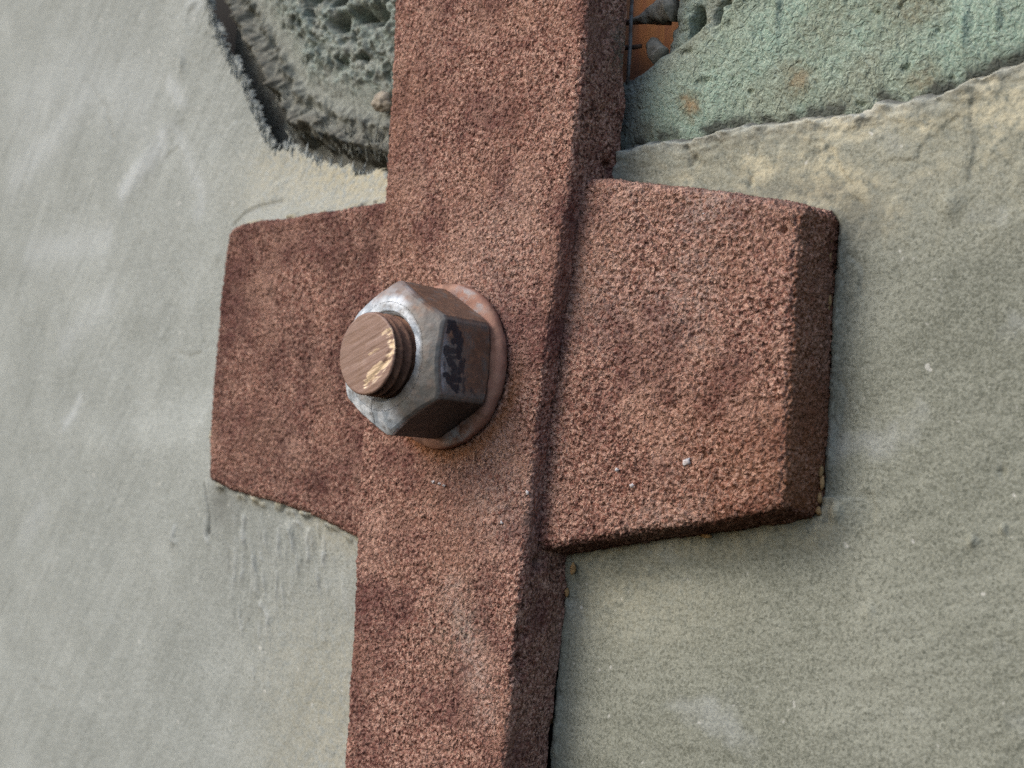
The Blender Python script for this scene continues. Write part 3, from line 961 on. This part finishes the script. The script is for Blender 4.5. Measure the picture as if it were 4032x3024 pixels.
    for (px, py, rx, ry, de) in [(960, 2210, 3.0, 5.0, 1.5), (1015, 2310, 2.0, 4.0, 1.2), (1062, 2455, 2.2, 3.5, 1.4), (1040, 2400, 1.4, 4, 1.0),
                                 (930, 2140, 1.4, 5, 1.0), (1045, 2010, 2.0, 1.4, 1.6), (985, 1975, 1.2, 2.2, 1.2),
                                 (735, 2105, 2.2, 3, -1.2), (728, 2130, 3, 2.5, -1.0), (725, 250, 2.4, 5.0, -1.9), (722, 215, 1.3, 4, -1.0),
                                 (770, 18, 4.0, 3.0, -1.6), (1220, 2090, 3, 2.4, -1.3), (845, 1680, 2.0, 3, -0.8),
                                 (345, 315, 1.6, 1.6, 1.4), (50, 1522, 2.6, 2.4, -0.9), (1320, 2520, 2.0, 2.0, -0.9), (870, 1010, 3.0, 3.0, -1.4)]:
        q = U(px, py)
        h = h - np.where(de > 0, 0.22, 0.7) * de * np.exp(-((S - q[0] + 0.8 * perlin(P2, 4, 64)) / rx) ** 2 - ((T - q[1]) / ry) ** 2)
    # bulge ridge near the middle of the upper half
    q = U(560, 650)
    A = (S - q[0]) * 0.80 + (T - q[1]) * 0.6; B = -(S - q[0]) * 0.6 + (T - q[1]) * 0.80
    h = h + 1.7 * np.exp(-(A / 26) ** 2 - (B / 7.5) ** 2)
    # torn edge: fibrous, falling away behind the lip
    near = smooth(-dist2, -26, 0)
    fib = perlin(np.stack([arc, d, d * 0], -1), (1.5, 8, 1), 70)
    h = h + near * 0.8 * fib
    over = np.minimum(dist2, 0)
    h = h + over * 3.0
    h = h - 0.8 * np.exp(-np.clip(dist2, 0, 50) / 0.7)
    keep = dist2 > -0.75
    # part behind the strap and plate is not needed
    Ls = np.interp(T.ravel(), STRAP_L[::-1, 1], STRAP_L[::-1, 0]).reshape(T.shape)
    keep &= S < Ls + 18
    # stay below the plate surface where the plate covers it
    h = np.where(inside, np.minimum(h, 4.0), h)
    h = np.where(S > Ls - 1, np.minimum(h, 10.0), h)
    warm = np.exp(-np.clip(dist2, 0, 200) / 16.0) * smooth(-T, -112, -72) * 0.95
    warm = np.maximum(warm, 0.7 * np.exp(-dp / 9.0) * smooth(S, -105, -75) * (T < 0))
    warm = np.maximum(warm, 0.35 * smooth(S, -160, -60) * smooth(-T, 50, 120))
    warm = np.maximum(warm, 0.75 * cov * np.exp(-((dp - 3.4) / 2.2) ** 2))
    chalk_light = np.clip(0.5 * runs, 0, 0.7)  # ridge crests painted lighter, as if catching light, to lift their relief
    for pts, w, am in [([(490, 760), (540, 690), (600, 620), (640, 560), (640, 540)], 5.5, 0.55), ([(680, 500), (735, 600), (770, 700)], 4, 0.25),
                       ([(670, 330), (720, 400)], 4, 0.4), ([(260, 1670), (320, 1570)], 3.5, 0.45), ([(770, 20), (800, 10)], 6, 0.3),
                       ([(560, 400), (300, 300), (100, 420)], 22, 0.2), ([(120, 1000), (300, 960), (420, 940)], 9, 0.3), ([(60, 700), (200, 560), (330, 380)], 12, 0.3),
                       ([(250, 1350), (420, 1180)], 8, 0.22), ([(780, 840), (800, 760), (770, 690)], 4, 0.3), ([(100, 2100), (170, 2000)], 8, 0.2)]:
        _, dd, _ = poly_d(S, T, trace(pts))
        chalk_light = np.maximum(chalk_light, am * np.exp(-((dd + 3 * perlin(P2, 7, 81)) / w) ** 2))
    grime_shade = np.clip(gr * 0.8 + 0.8 * np.exp(-(dp / 1.2) ** 2) * topbot * smooth(fbm(P2, 9, 2, seed=83), -0.1, 0.3), 0, 1)
    q = U(960, 2215); grime_shade = np.maximum(grime_shade, 0.2 * np.exp(-((S - q[0]) / 4) ** 2 - ((T - q[1]) / 6) ** 2))
    q = U(960, 1990); grime_shade = np.maximum(grime_shade, 0.45 * np.exp(-((S - q[0]) / 12) ** 2 - ((T - q[1]) / 8) ** 2))
    grime_shade = np.maximum(grime_shade, 0.4 * smooth(-dist2, 0.4, 1.1))  # shade of the hollow painted onto the torn lip's face
    P = np.stack([S, T, h], -1)
    wall = smooth(-dist2, 0.2, 0.8)[..., None]
    P = P + wall * 0.8 * np.stack([fbm(P, 4.5, 3, seed=85), fbm(P, 4.5, 3, seed=86), S * 0], -1)
    o = grid_mesh("plaster_panel", P, M_LEFT, keep=keep, attrs=dict(warm=np.clip(warm, 0, 1), chalk_light=chalk_light, grime_shade=grime_shade))
    tag(o, "pale grey plaster left of the strap with a torn fibrous upper edge", "plaster panel", "grey plaster panels around the bracket")
    return o


left_panel = build_left()


def fibres(name, n, line, off, hgt, length, mat, root, seed, lean):
    """short tapering torn fibres along a traced line, joined into one part"""
    rg = np.random.RandomState(seed)
    seg = np.linalg.norm(np.diff(line[:, :2], axis=0), axis=1); cum = np.concatenate([[0], np.cumsum(seg)])
    V, F = [], []
    for _ in range(n):
        u = rg.uniform(0, cum[-1])
        p = np.array([np.interp(u, cum, line[:, i]) for i in range(3)])
        k = min(np.searchsorted(cum, u, 'right') - 1, len(seg) - 1)
        tg = (line[k + 1] - line[k])[:2] / seg[k]
        nr = np.array([-tg[1], tg[0]])                      # into the hollow
        o0 = rg.normal(off[0], off[1])
        p = p + np.array([nr[0] * o0, nr[1] * o0, rg.uniform(*hgt)])
        L = rg.uniform(*length) * (0.5 + 0.9 * max(0, perlin(np.array([[u, 0.5, 0]]), 7, seed)[0] + 0.35))
        d = np.array([nr[0] * 0.55 + lean[0], nr[1] * 0.55 + lean[1], lean[2]]) + rg.normal(0, 0.28, 3)
        d /= np.linalg.norm(d)
        sd = np.cross(d, rg.normal(size=3)); sd /= np.linalg.norm(sd)
        s2 = np.cross(d, sd)
        w = rg.uniform(0.35, 0.85)
        bend = rg.normal(0, 0.16, 3) * L
        b0 = len(V)
        for f, ww in ((-0.25, 1.0), (0.45, 0.75)):
            c = p + d * L * f + bend * max(f, 0) ** 2
            V += [c + w * ww * sd, c + w * ww * (-0.5 * sd + 0.5 * s2), c + w * ww * (-0.5 * sd - 0.5 * s2)]
        V.append(p + d * L + bend)
        for i in range(3):
            j = (i + 1) % 3
            F += [(b0 + i, b0 + j, b0 + 3 + j), (b0 + i, b0 + 3 + j, b0 + 3 + i), (b0 + 3 + i, b0 + 3 + j, b0 + 6)]
    o = make_mesh(name, np.array(V), np.array(F), mat, dict(warm=np.zeros(len(V)), chalk_light=np.zeros(len(V)), grime_shade=np.zeros(len(V)),
                                                           green=np.zeros(len(V)), brown=np.full(len(V), 0.35)), root)
    o["kind"] = "stuff"
    return o


fibres("torn_fibre", 360, LEFT_EDGE, (-2.0, 0.9), (1.2, 2.6), (1.8, 5.0), M_LEFT, left_panel, 7, (-0.1, 0.6, 0.10))

# ------------------------------------------------------------------ right plaster panel
PLATE_R = trace([(2331, 728), (2515, 748), (2800, 782), (3040, 825), (3116, 846), (3088, 1179), (3074, 1468), (3059, 1757),
                 (3050, 1964), (2775, 2030), (2486, 2070), (2138, 2135)], H_PLATE)


def build_right():
    s = graded(4, 215, 0.38, 0.42, 4)
    t = np.arange(-165, 110, 0.40)
    S, T = np.meshgrid(s, t)
    P2 = np.stack([S, T, S * 0], -1)
    h = wall_h(S)
    sg, d, arc = poly_d(S, T, RIGHT_LIP)                    # runs right: panel is right of travel
    dist = -sg + 1.8 * fbm(np.stack([arc, arc * 0, arc * 0], -1), 8, 4, seed=3) + 0.8 * fbm(P2, 3.4, 3, seed=5)
    h = h + 1.2 * fbm(P2, 60, 3, seed=111)
    # broad strokes, near level, rising to the right
    ca, sa = math.cos(R(9)), math.sin(R(9))
    Q = np.stack([S * ca + T * sa, -S * sa + T * ca, S * 0], -1)
    lower = smooth(-T, 25, 70)
    h = h + 0.30 * fbm(Q, (45, 5.0, 5), 3, seed=117) * (0.25 + 0.75 * lower)
    ca, sa = math.cos(R(35)), math.sin(R(35))
    Q = np.stack([S * ca + T * sa, -S * sa + T * ca, S * 0], -1)
    h = h + 0.35 * fbm(Q, (40, 7, 5), 3, seed=119) * smooth(S, 95, 130)
    h = h + 0.09 * fbm(P2, 2.2, 3, seed=123) + 0.10 * perlin(P2, 1.0, 124)
    gr = np.zeros(S.shape)
    for pts, w, de, lip, wob, sd, gm in [
        ([(3330, 760), (3400, 790), (3410, 850), (3350, 950), (3300, 940)], 1.4, 0.3, 0.8, 1.2, 1, 0.2),
        ([(3320, 1000), (3385, 1040), (3390, 1090), (3370, 1180)], 1.1, 0.4, -0.8, 1.0, 2, 0.2),
        ([(3290, 1490), (3320, 1540), (3300, 1650), (3260, 1760)], 1.1, 0.3, -0.8, 1.2, 3, 0.15),
        ([(3380, 1940), (3440, 1950), (3455, 2010), (3440, 2080)], 1.1, 0.0, 0.8, 1.3, 4, 0.0),
        ([(3270, 560), (3290, 620), (3330, 700), (3350, 740)], 1.3, 0.2, 0.9, 1.6, 5, 0.1),
        ([(3810, 330), (3830, 500), (3825, 650), (3800, 740)], 1.5, 0.1, -0.9, 2.0, 6, 0.1),
        ([(3450, 640), (3600, 620), (3640, 560), (3800, 420)], 1.6, 0.0, 0.6, 2.2, 7, 0.0),
        ([(3540, 760), (3490, 860), (3470, 980)], 1.6, 0.0, 0.7, 2.2, 8, 0.0),
        ([(4000, 620), (3990, 760), (4040, 850)], 1.6, 0.0, 0.8, 2.2, 9, 0.0),
        ([(2700, 570), (2720, 620), (2725, 660)], 0.9, 1.2, 0.2, 0.8, 10, 0.35),
        ([(2850, 545), (2870, 620), (2900, 690)], 1.2, 0.2, 0.6, 1.2, 11, 0.1),
        ([(3000, 525), (2990, 600), (3030, 680)], 1.2, 0.1, 0.6, 1.2, 12, 0.0),
    ]:
        dh, m = crack(S, T, pts, w, de, lip, wob=wob, seed=200 + sd)
        h = h + dh; gr = np.maximum(gr, m * gm)
    for (px, py, r, de) in [(3300, 2015, 1.7, -1.0), (3300, 1030 + 985, 1.5, -0.6), (3740, 800, 2.6, -1.3), (3830, 2130, 1.0, -1.0), (3950, 2085, 0.9, -1.0),
                            (3945, 1860, 0.8, 1.0), (2955, 720, 1.0, 1.0), (2740, 625, 0.9, 1.2), (3425, 2405, 1.4, -0.5), (2560, 2250, 1.0, -0.7)]:
        q = U(px, py)
        h = h - de * np.exp(-((S - q[0]) ** 2 + ((T - q[1]) / 1.5) ** 2) / r ** 2)
    # lumpy broken upper lip
    nl = np.exp(-np.clip(dist, 0, 100) / 5.0)
    h = h + nl * (1.4 + 2.6 * fbm(P2, (9, 5, 5), 3, seed=131))
    hl = np.minimum(dist, 0) * 2.6
    h = h + hl
    # against the strap side and plate: shallow trough then ragged rim
    Rs = np.interp(T.ravel(), STRAP_R[::-1, 1], STRAP_R[::-1, 0]).reshape(T.shape)
    gap = S - Rs + 0.5 + 0.7 * fbm(P2, 4.0, 3, seed=135) - 1.6 * smooth(-T, 108, 130) * (0.5 + perlin(P2, 9, 136))
    pin = in_poly(S, T, np.vstack([PLATE_R, PLATE_R[:1]]))
    _, dpl, _ = poly_d(S, T, PLATE_R)
    dpl = np.where(pin, -dpl, dpl) - 2.4
    gap2 = dpl - 0.5 + 0.8 * fbm(P2, 4, 3, seed=137)
    h = h - 0.4 * np.exp(-np.clip(gap, 0, 60) / 9.0) * smooth(-T, -40, 60) * 0.5
    h = h - 2.6 * np.exp(-np.clip(dpl, 0, 60) / 7.0) * smooth(S, 95, 112) + 2.0 * np.exp(-((dpl - 5) / 5) ** 2) * (T < -30)
    g = np.minimum(gap, gap2)
    h = h + 1.0 * np.exp(-((g - 1.5) / 1.2) ** 2) * (0.4 + fbm(P2, 5, 2, seed=139))
    h = h + np.minimum(g, 0) * 4.0
    keep = (dist > -3.5) & (g > -3.5)
    up = smooth(T, 30, 62)
    warm = up * (0.25 + 0.85 * smooth(fbm(P2, 20, 4, seed=141), -0.05, 0.3)) * smooth(S, 40, 70)
    warm = np.maximum(warm, 0.95 * np.exp(-((dpl - 2) / 6.0) ** 2) * (T < -30) * (0.6 + 1.2 * fbm(P2, 12, 3, seed=145)))
    warm = np.maximum(warm, 0.30 * smooth(-T, 40, 60) * smooth(T, -90, -60) * smooth(-S, -110, -40))
    chalk_light = 0.30 * smooth(fbm(P2, 26, 4, seed=143), 0.22, 0.6) + 0.25 * np.exp(-np.clip(dist, 0, 80) / 2.2)
    gm = np.clip(gr, 0, 1)
    gm = np.maximum(gm, 0.7 * np.exp(-np.clip(g - 0.3, 0, 50) / 1.3) * smooth(fbm(P2, 5, 3, seed=147), -0.15, 0.2))
    for (px, py, rx, ry, am) in [(3350, 860, 11, 9, 0.55), (3290, 760, 7, 4, 0.5), (2450, 1000 - 300, 14, 3, 0.35), (3000, 770, 40, 4, 0.35)]:
        q = U(px, py)
        gm = np.maximum(gm, am * np.exp(-((S - q[0] + 3 * perlin(P2, 8, 151)) / rx) ** 2 - ((T - q[1] + 3 * perlin(P2, 8, 152)) / ry) ** 2))
    gm = np.maximum(gm, 0.75 * smooth(-dist, 0.2, 1.5) + 0.75 * smooth(-g, 0.3, 1.5))
    P = np.stack([S, T, h], -1)
    o = grid_mesh("plaster_panel", P, M_RIGHT, keep=keep, attrs=dict(warm=np.clip(warm, 0, 1), chalk_light=chalk_light, grime_shade=np.clip(gm, 0, 1)))
    tag(o, "olive grey plaster right of the strap with faint level strokes", "plaster panel", "grey plaster panels around the bracket")
    return o, (s, t, h)


right_panel, RP = build_right()


def rp_h(s_, t_):
    i = np.clip(np.searchsorted(RP[0], s_), 0, len(RP[0]) - 1); j = np.clip(np.searchsorted(RP[1], t_), 0, len(RP[1]) - 1)
    return RP[2][j, i]


# tan sealant crumbs along the joints: parts of the right panel's rim
rng = np.random.RandomState(5)
zero_root = right_panel
for i, (px, py, a, b) in enumerate([(2250, 2236, 1.5, 2.2), (2228, 2330, 1.0, 1.5), (2205, 2372, 1.0, 1.6), (2192, 2442, 1.0, 3.4),
                                    (2188, 2485, 0.9, 2.0), (2170, 2560, 0.7, 1.4), (2166, 2830, 0.9, 2.0), (2136, 3005, 1.4, 2.6),
                                    (3268, 930, 1.2, 4.2), (3262, 1010, 1.0, 3.2), (3255, 1085, 0.9, 2.0), (3258, 1185, 1.5, 2.4), (3252, 1215, 1.2, 1.6),
                                    (3250, 1290, 0.7, 1.8), (3228, 1850, 1.0, 2.0), (3232, 1900, 1.0, 2.4), (3222, 1960, 0.9, 1.8), (3218, 2010, 1.4, 1.4),
                                    (2775, 2108, 3.0, 0.7)]):
    q = U(px, py, dh=-1.0)
    q = U(px + 5, py + 2, h=float(max(rp_h(q[0] + 1, q[1]), -6)) + 1.0)
    lump("crumb", q, a * 0.65, b * 0.85, 0.8, M_TAN, 300 + i * 3, zero_root, rough=0.5)
for i, (px, py, a, b) in enumerate([(1018, 1948, 5.0, 1.4), (985, 1938, 3.0, 1.0), (1060, 1960, 2.6, 0.9)]):
    q = U(px, py, h=5.0)
    lump("crumb", q, a, b, 1.6, M_TAN, 400 + i * 3, left_panel, rough=0.5)

# ------------------------------------------------------------------ hollow on the left: crumbly infill
def build_infill():
    s = graded(-205, -24, 0.40, 0.6, -24); t = np.arange(50, 215, 0.45)
    S, T = np.meshgrid(s, t)
    P2 = np.stack([S, T, S * 0], -1)
    sg, d, arc = poly_d(S, T, LEFT_EDGE)
    x = sg + 2.0 * fbm(np.stack([arc, arc * 0, arc * 0], -1), 14, 2, seed=1)   # distance into the hollow
    arc0 = arc
    arc = arc + 5.0 * fbm(P2, 11, 3, seed=21)
    x = x + 2.0 * fbm(P2, 8, 3, seed=22)
    fib = perlin(np.stack([arc, x * 0.35, x * 0], -1), (2.8, 5, 1), 2) + 0.6 * perlin(np.stack([arc, x, x * 0], -1), (1.2, 5, 1), 3)
    prof = np.interp(x, [-30, -3, 3, 6.5, 9.5, 12, 16, 19, 23, 30, 40, 55, 90], [-17, -17, -16, -9, -3, -5.5, -9.5, -7.5, -7.5, -5.5, -3, -1, 0])
    low = smooth(-T, -108, -85)
    r2 = np.exp(-((x - 17) / 2.6) ** 2) * (0.3 + 0.7 * low) * 6.5
    band = smooth(x, 1, 5) * smooth(-x, -24, -17)
    fold = perlin(np.stack([arc, x * 0, x * 0], -1), (9, 5, 1), 5) + 0.6 * perlin(np.stack([arc + x * 0.5, x, x * 0], -1), (4.5, 7, 1), 6)
    h = prof + r2 * (1 + 0.8 * fold) + band * (1.9 * fib + 7.0 * fold)
    # spongy growth further in
    sp = smooth(x, 24, 36)
    Wp = P2 + np.stack([perlin(P2, 6, 7), perlin(P2, 6, 8), S * 0], -1) * 5
    rid = np.abs(fbm(Wp, 9.0, 3, seed=9))
    w1, _ = worley(Wp, (5.5, 6.5, 6), 12)
    h = h + sp * (-5.5 * rid + 2.0 * fbm(P2, 3.6, 3, seed=15) + 2.2 - 2.0 * smooth(-w1, -0.35, -0.05) - 6.5 * smooth(fbm(Wp, 8.0, 2, seed=19), 0.18, 0.42))
    h = h + (1 - sp) * (0.35 * fbm(P2, 2.6, 3, seed=16))
    for (px, py, rx, ry, de) in [(1389, 114, 4.5, 2.6, 16), (1470, 81, 4.5, 2.6, 14), (1535, 90, 5, 3.5, 14), (1297, 8, 6, 3.5, 15), (1408, 3, 6, 3, 15),
                                 (1440, 160, 2, 3, 5), (1280, 195, 4, 2, 5), (1390, 265, 5, 2, 5), (1270, 240, 1.6, 3, 4)]:
        q = U(px, py, dh=-7)
        h = h - de * np.exp(-((S - q[0] + 2.5 * perlin(P2, 4, 17)) / rx) ** 2 - ((T - q[1] + 1.5 * perlin(P2, 4, 18)) / ry) ** 2)
    h = h + wall_h(S) * 0.6
    keep = sg > -24
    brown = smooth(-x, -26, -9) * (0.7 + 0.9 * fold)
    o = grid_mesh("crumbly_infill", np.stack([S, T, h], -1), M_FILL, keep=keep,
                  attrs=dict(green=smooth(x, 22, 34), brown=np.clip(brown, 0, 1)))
    tag(o, "grey green spongy infill in the dark hollow between torn plaster and strap", "infill")
    return o


infill = build_infill()
fibres("torn_fibre", 500, LEFT_EDGE, (9.0, 2.2), (-9.0, -4.5), (2.5, 7.0), M_FILL, infill, 17, (0.0, 0.5, 0.5))
q = U(1508, 402, dh=-3)
lump("pebble", q, 4.5, 3.6, 3.0, simple("pale_pebble", (0.34, 0.30, 0.24), [((0.24, 0.22, 0.19), 3, 0.45, 0.6, 0.7)], bump=(1, 0.4)), 500, infill, sub=4, rough=0.3)
q = U(1320, 505, dh=-9)
lump("brick_chip", q, 3.0, 1.0, 1.2, simple("red_chip", (0.38, 0.14, 0.07)), 505, infill, sub=2)

# ------------------------------------------------------------------ green panel, upper right
HOLE = trace([(2300, -300), (2655, -300), (2640, 0), (2632, 60), (2630, 95), (2606, 160), (2590, 215), (2572, 245), (2535, 262),
              (2496, 276), (2478, 296), (2455, 306), (2300, 330)], dh=-7)


def build_green():
    s = graded(22, 225, 0.36, 0.40, 22); t = np.arange(62, 150, 0.38)
    S, T = np.meshgrid(s, t)
    P2 = np.stack([S, T, S * 0], -1)
    h = wall_h(S) - 5.0
    sgl, dl, _ = poly_d(S, T, RIGHT_LIP)
    h = h + 3.0 * (1 - np.exp(-np.clip(sgl, 0, 100) / 14.0)) + 0.9 * fbm(P2, 24, 3, seed=203)
    # crest running up to the right; the ground behind it lies lower and lumpy
    crest = trace([(2560, 262), (2700, 195), (2800, 120), (2880, 45), (2960, 5), (3080, -60), (3300, -160)], dh=-5)
    sg, d, arc = poly_d(S, T, crest)
    sg = sg + 1.4 * fbm(P2, 8, 3, seed=204)
    behind = smooth(sg, -0.4, 4.0)
    h = h + 1.5 * np.exp(-(sg / 3.0) ** 2) * smooth(arc, 15, 40)
    h = h - behind * (5.0 - 4.0 * np.abs(fbm(P2, 9, 3, seed=205)))
    # granular relief
    Wp = P2 + np.stack([perlin(P2, 3, 207), perlin(P2, 3, 208), S * 0], -1) * 1.6
    w1, r1 = worley(Wp, (1.7, 2.2, 1.7), 209)
    g = np.sqrt(np.clip(1 - (w1 / 0.9) ** 2, 0, 1)) * (0.4 + 0.8 * r1)
    h = h + 0.42 * g + 0.40 * fbm(P2, 4.0, 3, seed=210)
    h = h - 1.1 * smooth(fbm(P2, 4.2, 2, seed=211), 0.36, 0.6) - 1.5 * np.exp(-np.clip(sgl, 0, 50) / 1.6)
    for (px, py, rx, ry, de) in [(2745, 62, 1.0, 2.2, 12), (2730, 85, 1.1, 2.2, 13), (2716, 112, 1.0, 2.4, 12), (2840, 45, 1.9, 3.2, 14), (2828, 68, 1.6, 2.2, 9), (2895, 20, 1.0, 2.0, 5),
                                 (2848, 130, 1.6, 1.6, 1.6), (2893, 110, 1.3, 1.3, 1.0), (2720, 215, 2.2, 1.0, 1.5), (2780, 330, 2.8, 1.3, 1.3),
                                 (3085, 40, 1.0, 6, -1.5), (3810, 120, 1.2, 6, -1.4), (3940, 70, 1.0, 5, -0.8)]:
        q = U(px, py, dh=-5)
        h = h - de * np.exp(-((S - q[0] + 0.7 * perlin(P2, 3, 213)) / rx) ** 2 - ((T - q[1]) / ry) ** 2)
    _, dh_, _ = poly_d(S, T, np.vstack([HOLE, HOLE[:1]]))
    dh_ = np.where(in_poly(S, T, HOLE), -dh_, dh_) + 0.8 * fbm(P2, 4, 3, seed=215)
    h = h - 4.5 * np.exp(-np.clip(dh_, 0, 40) / 3.0) + np.minimum(dh_, 0) * 1.5
    # sags towards the strap base
    Rs = np.interp(T.ravel(), STRAP_R[::-1, 1], STRAP_R[::-1, 0]).reshape(T.shape)
    h = h - 3.0 * np.exp(-np.clip(S - Rs, 0, 60) / 6.0)
    keep = (dh_ > -2.5) & (sgl > -14)
    grey = np.maximum(np.exp(-np.clip(dh_, 0, 80) / 9.0), 0.45 * behind)
    grey = np.maximum(grey, 0.8 * np.exp(-np.clip(S - Rs, 0, 60) / 8.0))
    grey = np.maximum(grey, 0.55 * np.exp(-np.clip(sgl, 0, 60) / 2.5))
    stain_shade = np.zeros(S.shape); orange = np.zeros(S.shape)
    for (px, py, r, am, om) in [(2722, 418, 7.0, 1.0, 0.9), (3150, 318, 8.0, 0.8, 0.35), (3640, 318, 7.0, 0.7, 0.2), (3610, 45, 8.0, 0.7, 0.0), (3260, 90, 14, 0.45, 0.0),
                                (2560, 560, 10, 0.4, 0.0), (3520, 20, 14, 0.4, 0)]:
        q = U(px, py, dh=-4)
        rr = np.hypot(S - q[0], T - q[1]) + 3.5 * fbm(P2, 5, 3, seed=221)
        stain_shade = np.maximum(stain_shade, am * smooth(-rr, -r, -r * 0.3))
        orange = np.maximum(orange, om * smooth(-rr, -r * 0.42, -r * 0.1))
    o = grid_mesh("textured_panel", np.stack([S, T, h], -1), M_GREEN, keep=keep,
                  attrs=dict(grey=np.clip(grey, 0, 1), stain_shade=stain_shade * 0.8, orange=orange,
                             seam_shade=np.exp(-np.clip(sgl - 4.2 + 2.2 * fbm(P2, 3, 2, seed=231), 0, 50) / 1.6) * smooth(fbm(P2, 11, 3, seed=232), -0.25, 0.15)))  # broken dark band along the lip: crevice shade painted in
    tag(o, "pale green rough textured panel above the olive plaster, with rust spots", "textured panel")
    return o


green = build_green()
M_GLOB = simple("grey_glob", (0.27, 0.25, 0.205), [((0.33, 0.31, 0.265), 6, 0.45, 0.62, 0.7), ((0.12, 0.11, 0.09), 4, 0.52, 0.66, 0.6)], bump=(1.2, 0.4))


def tube(name, pts, rad, mat, root, n=10, noise=0.0, seed=0, sub=5):
    """swept tube through wall points with a radius per point"""
    pts = np.array(pts, float); rad = np.array(rad, float)
    u = np.linspace(0, len(pts) - 1, (len(pts) - 1) * sub + 1)
    k = np.arange(len(pts))
    # smooth interpolation
    C = np.stack([np.interp(u, k, pts[:, i]) for i in range(3)], -1); r = np.interp(u, k, rad)
    for _ in range(3):
        C[1:-1] = 0.25 * C[:-2] + 0.5 * C[1:-1] + 0.25 * C[2:]
        r[1:-1] = 0.25 * r[:-2] + 0.5 * r[1:-1] + 0.25 * r[2:]
    tan = np.gradient(C, axis=0); tan /= np.linalg.norm(tan, axis=1, keepdims=True)
    ref = np.array([0.13, 0.2, 0.97])
    a = np.cross(tan, ref); a /= np.linalg.norm(a, axis=1, keepdims=True)
    b = np.cross(tan, a)
    ph = np.linspace(0, 2 * math.pi, n, endpoint=False)
    P = C[:, None] + r[:, None, None] * (a[:, None] * np.cos(ph)[None, :, None] + b[:, None] * np.sin(ph)[None, :, None])
    P = np.concatenate([np.broadcast_to(C[:1, None], (1, n, 3)), P, np.broadcast_to(C[-1:, None], (1, n, 3))], 0)
    if noise:
        nn = np.stack([fbm(P, 4.0, 3, seed=seed + i) for i in range(3)], -1)
        P = P + noise * nn
    return grid_mesh(name, P, mat, root=root, closed=True)


tube("drip", [U(2472, 88, -11), U(2510, 78, -11), U(2552, 66, -11), U(2600, 48, -11), U(2650, 26, -11)], [0.5, 1.0, 2.0, 3.4, 5.0], M_GLOB, green, n=24, noise=1.2, seed=601, sub=10)
tube("drip", [U(2562, 160, -11), U(2570, 175, -11), U(2584, 200, -10.5), U(2604, 222, -10)], [1.6, 2.4, 2.8, 3.0], M_GLOB, green, n=24, noise=0.9, seed=611, sub=10)
q = U(2735, 115, -19)
lump("drip", q, 3.4, 4.2, 2.4, simple("pale_glob", (0.36, 0.33, 0.30), bump=(2, 0.3)), 620, green, sub=3, rough=0.25)

# ------------------------------------------------------------------ behind the hole: board and lath wires
def build_board():
    s = np.linspace(-6, 96, 130); t = np.linspace(70, 175, 60)
    S, T = np.meshgrid(s, t)
    h = -46 + 0.3 * perlin(np.stack([S, T * 0.06, S * 0], -1), 3.0, 1) * 1.0
    P = np.stack([S, T, h], -1)
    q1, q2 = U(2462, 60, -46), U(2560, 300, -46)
    st = np.maximum(smooth(-(S - q1[0]) + 3 * fbm(P, 9, 3, seed=3), -9, -2), smooth(-(T - q2[1]) + 0.6 * (q2[0] - S) + 4 * fbm(P, 12, 3, seed=4), -14, 2))  # board darkened at left and bottom: shade painted in
    o = grid_mesh("wooden_board", P, M_WOOD, attrs=dict(stain_shade=st))
    sm = o.modifiers.new("thickness", 'SOLIDIFY'); sm.thickness = 0.012; sm.offset = -1
    tag(o, "orange brown board seen through the hole beside the top of the strap", "board")


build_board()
wire = thing("lath_wire", "thin grey lath wires crossing the hole in front of the orange board", "wire", U(2478, 150, -9))
tube("upright_wire", [U(2498, -130, -6), U(2488, 0, -6), U(2484, 90, -6), U(2482, 180, -6), U(2476, 260, -6), U(2470, 330, -8)], [0.6] * 6, M_WIRE, wire, n=12)
tube("cross_wire", [U(2420, 190, -10), U(2452, 188, -10), U(2490, 186, -10.3), U(2526, 180, -11)], [0.85, 0.85, 0.8, 0.7], M_RUSTWIRE, wire, n=12, noise=0.25, seed=5)
tube("cross_wire", [U(2430, 88, -11), U(2470, 90, -11), U(2540, 82, -12), U(2640, 92, -13)], [0.9, 0.9, 0.9, 0.8], M_RUSTWIRE, wire, n=12, noise=0.25, seed=9)
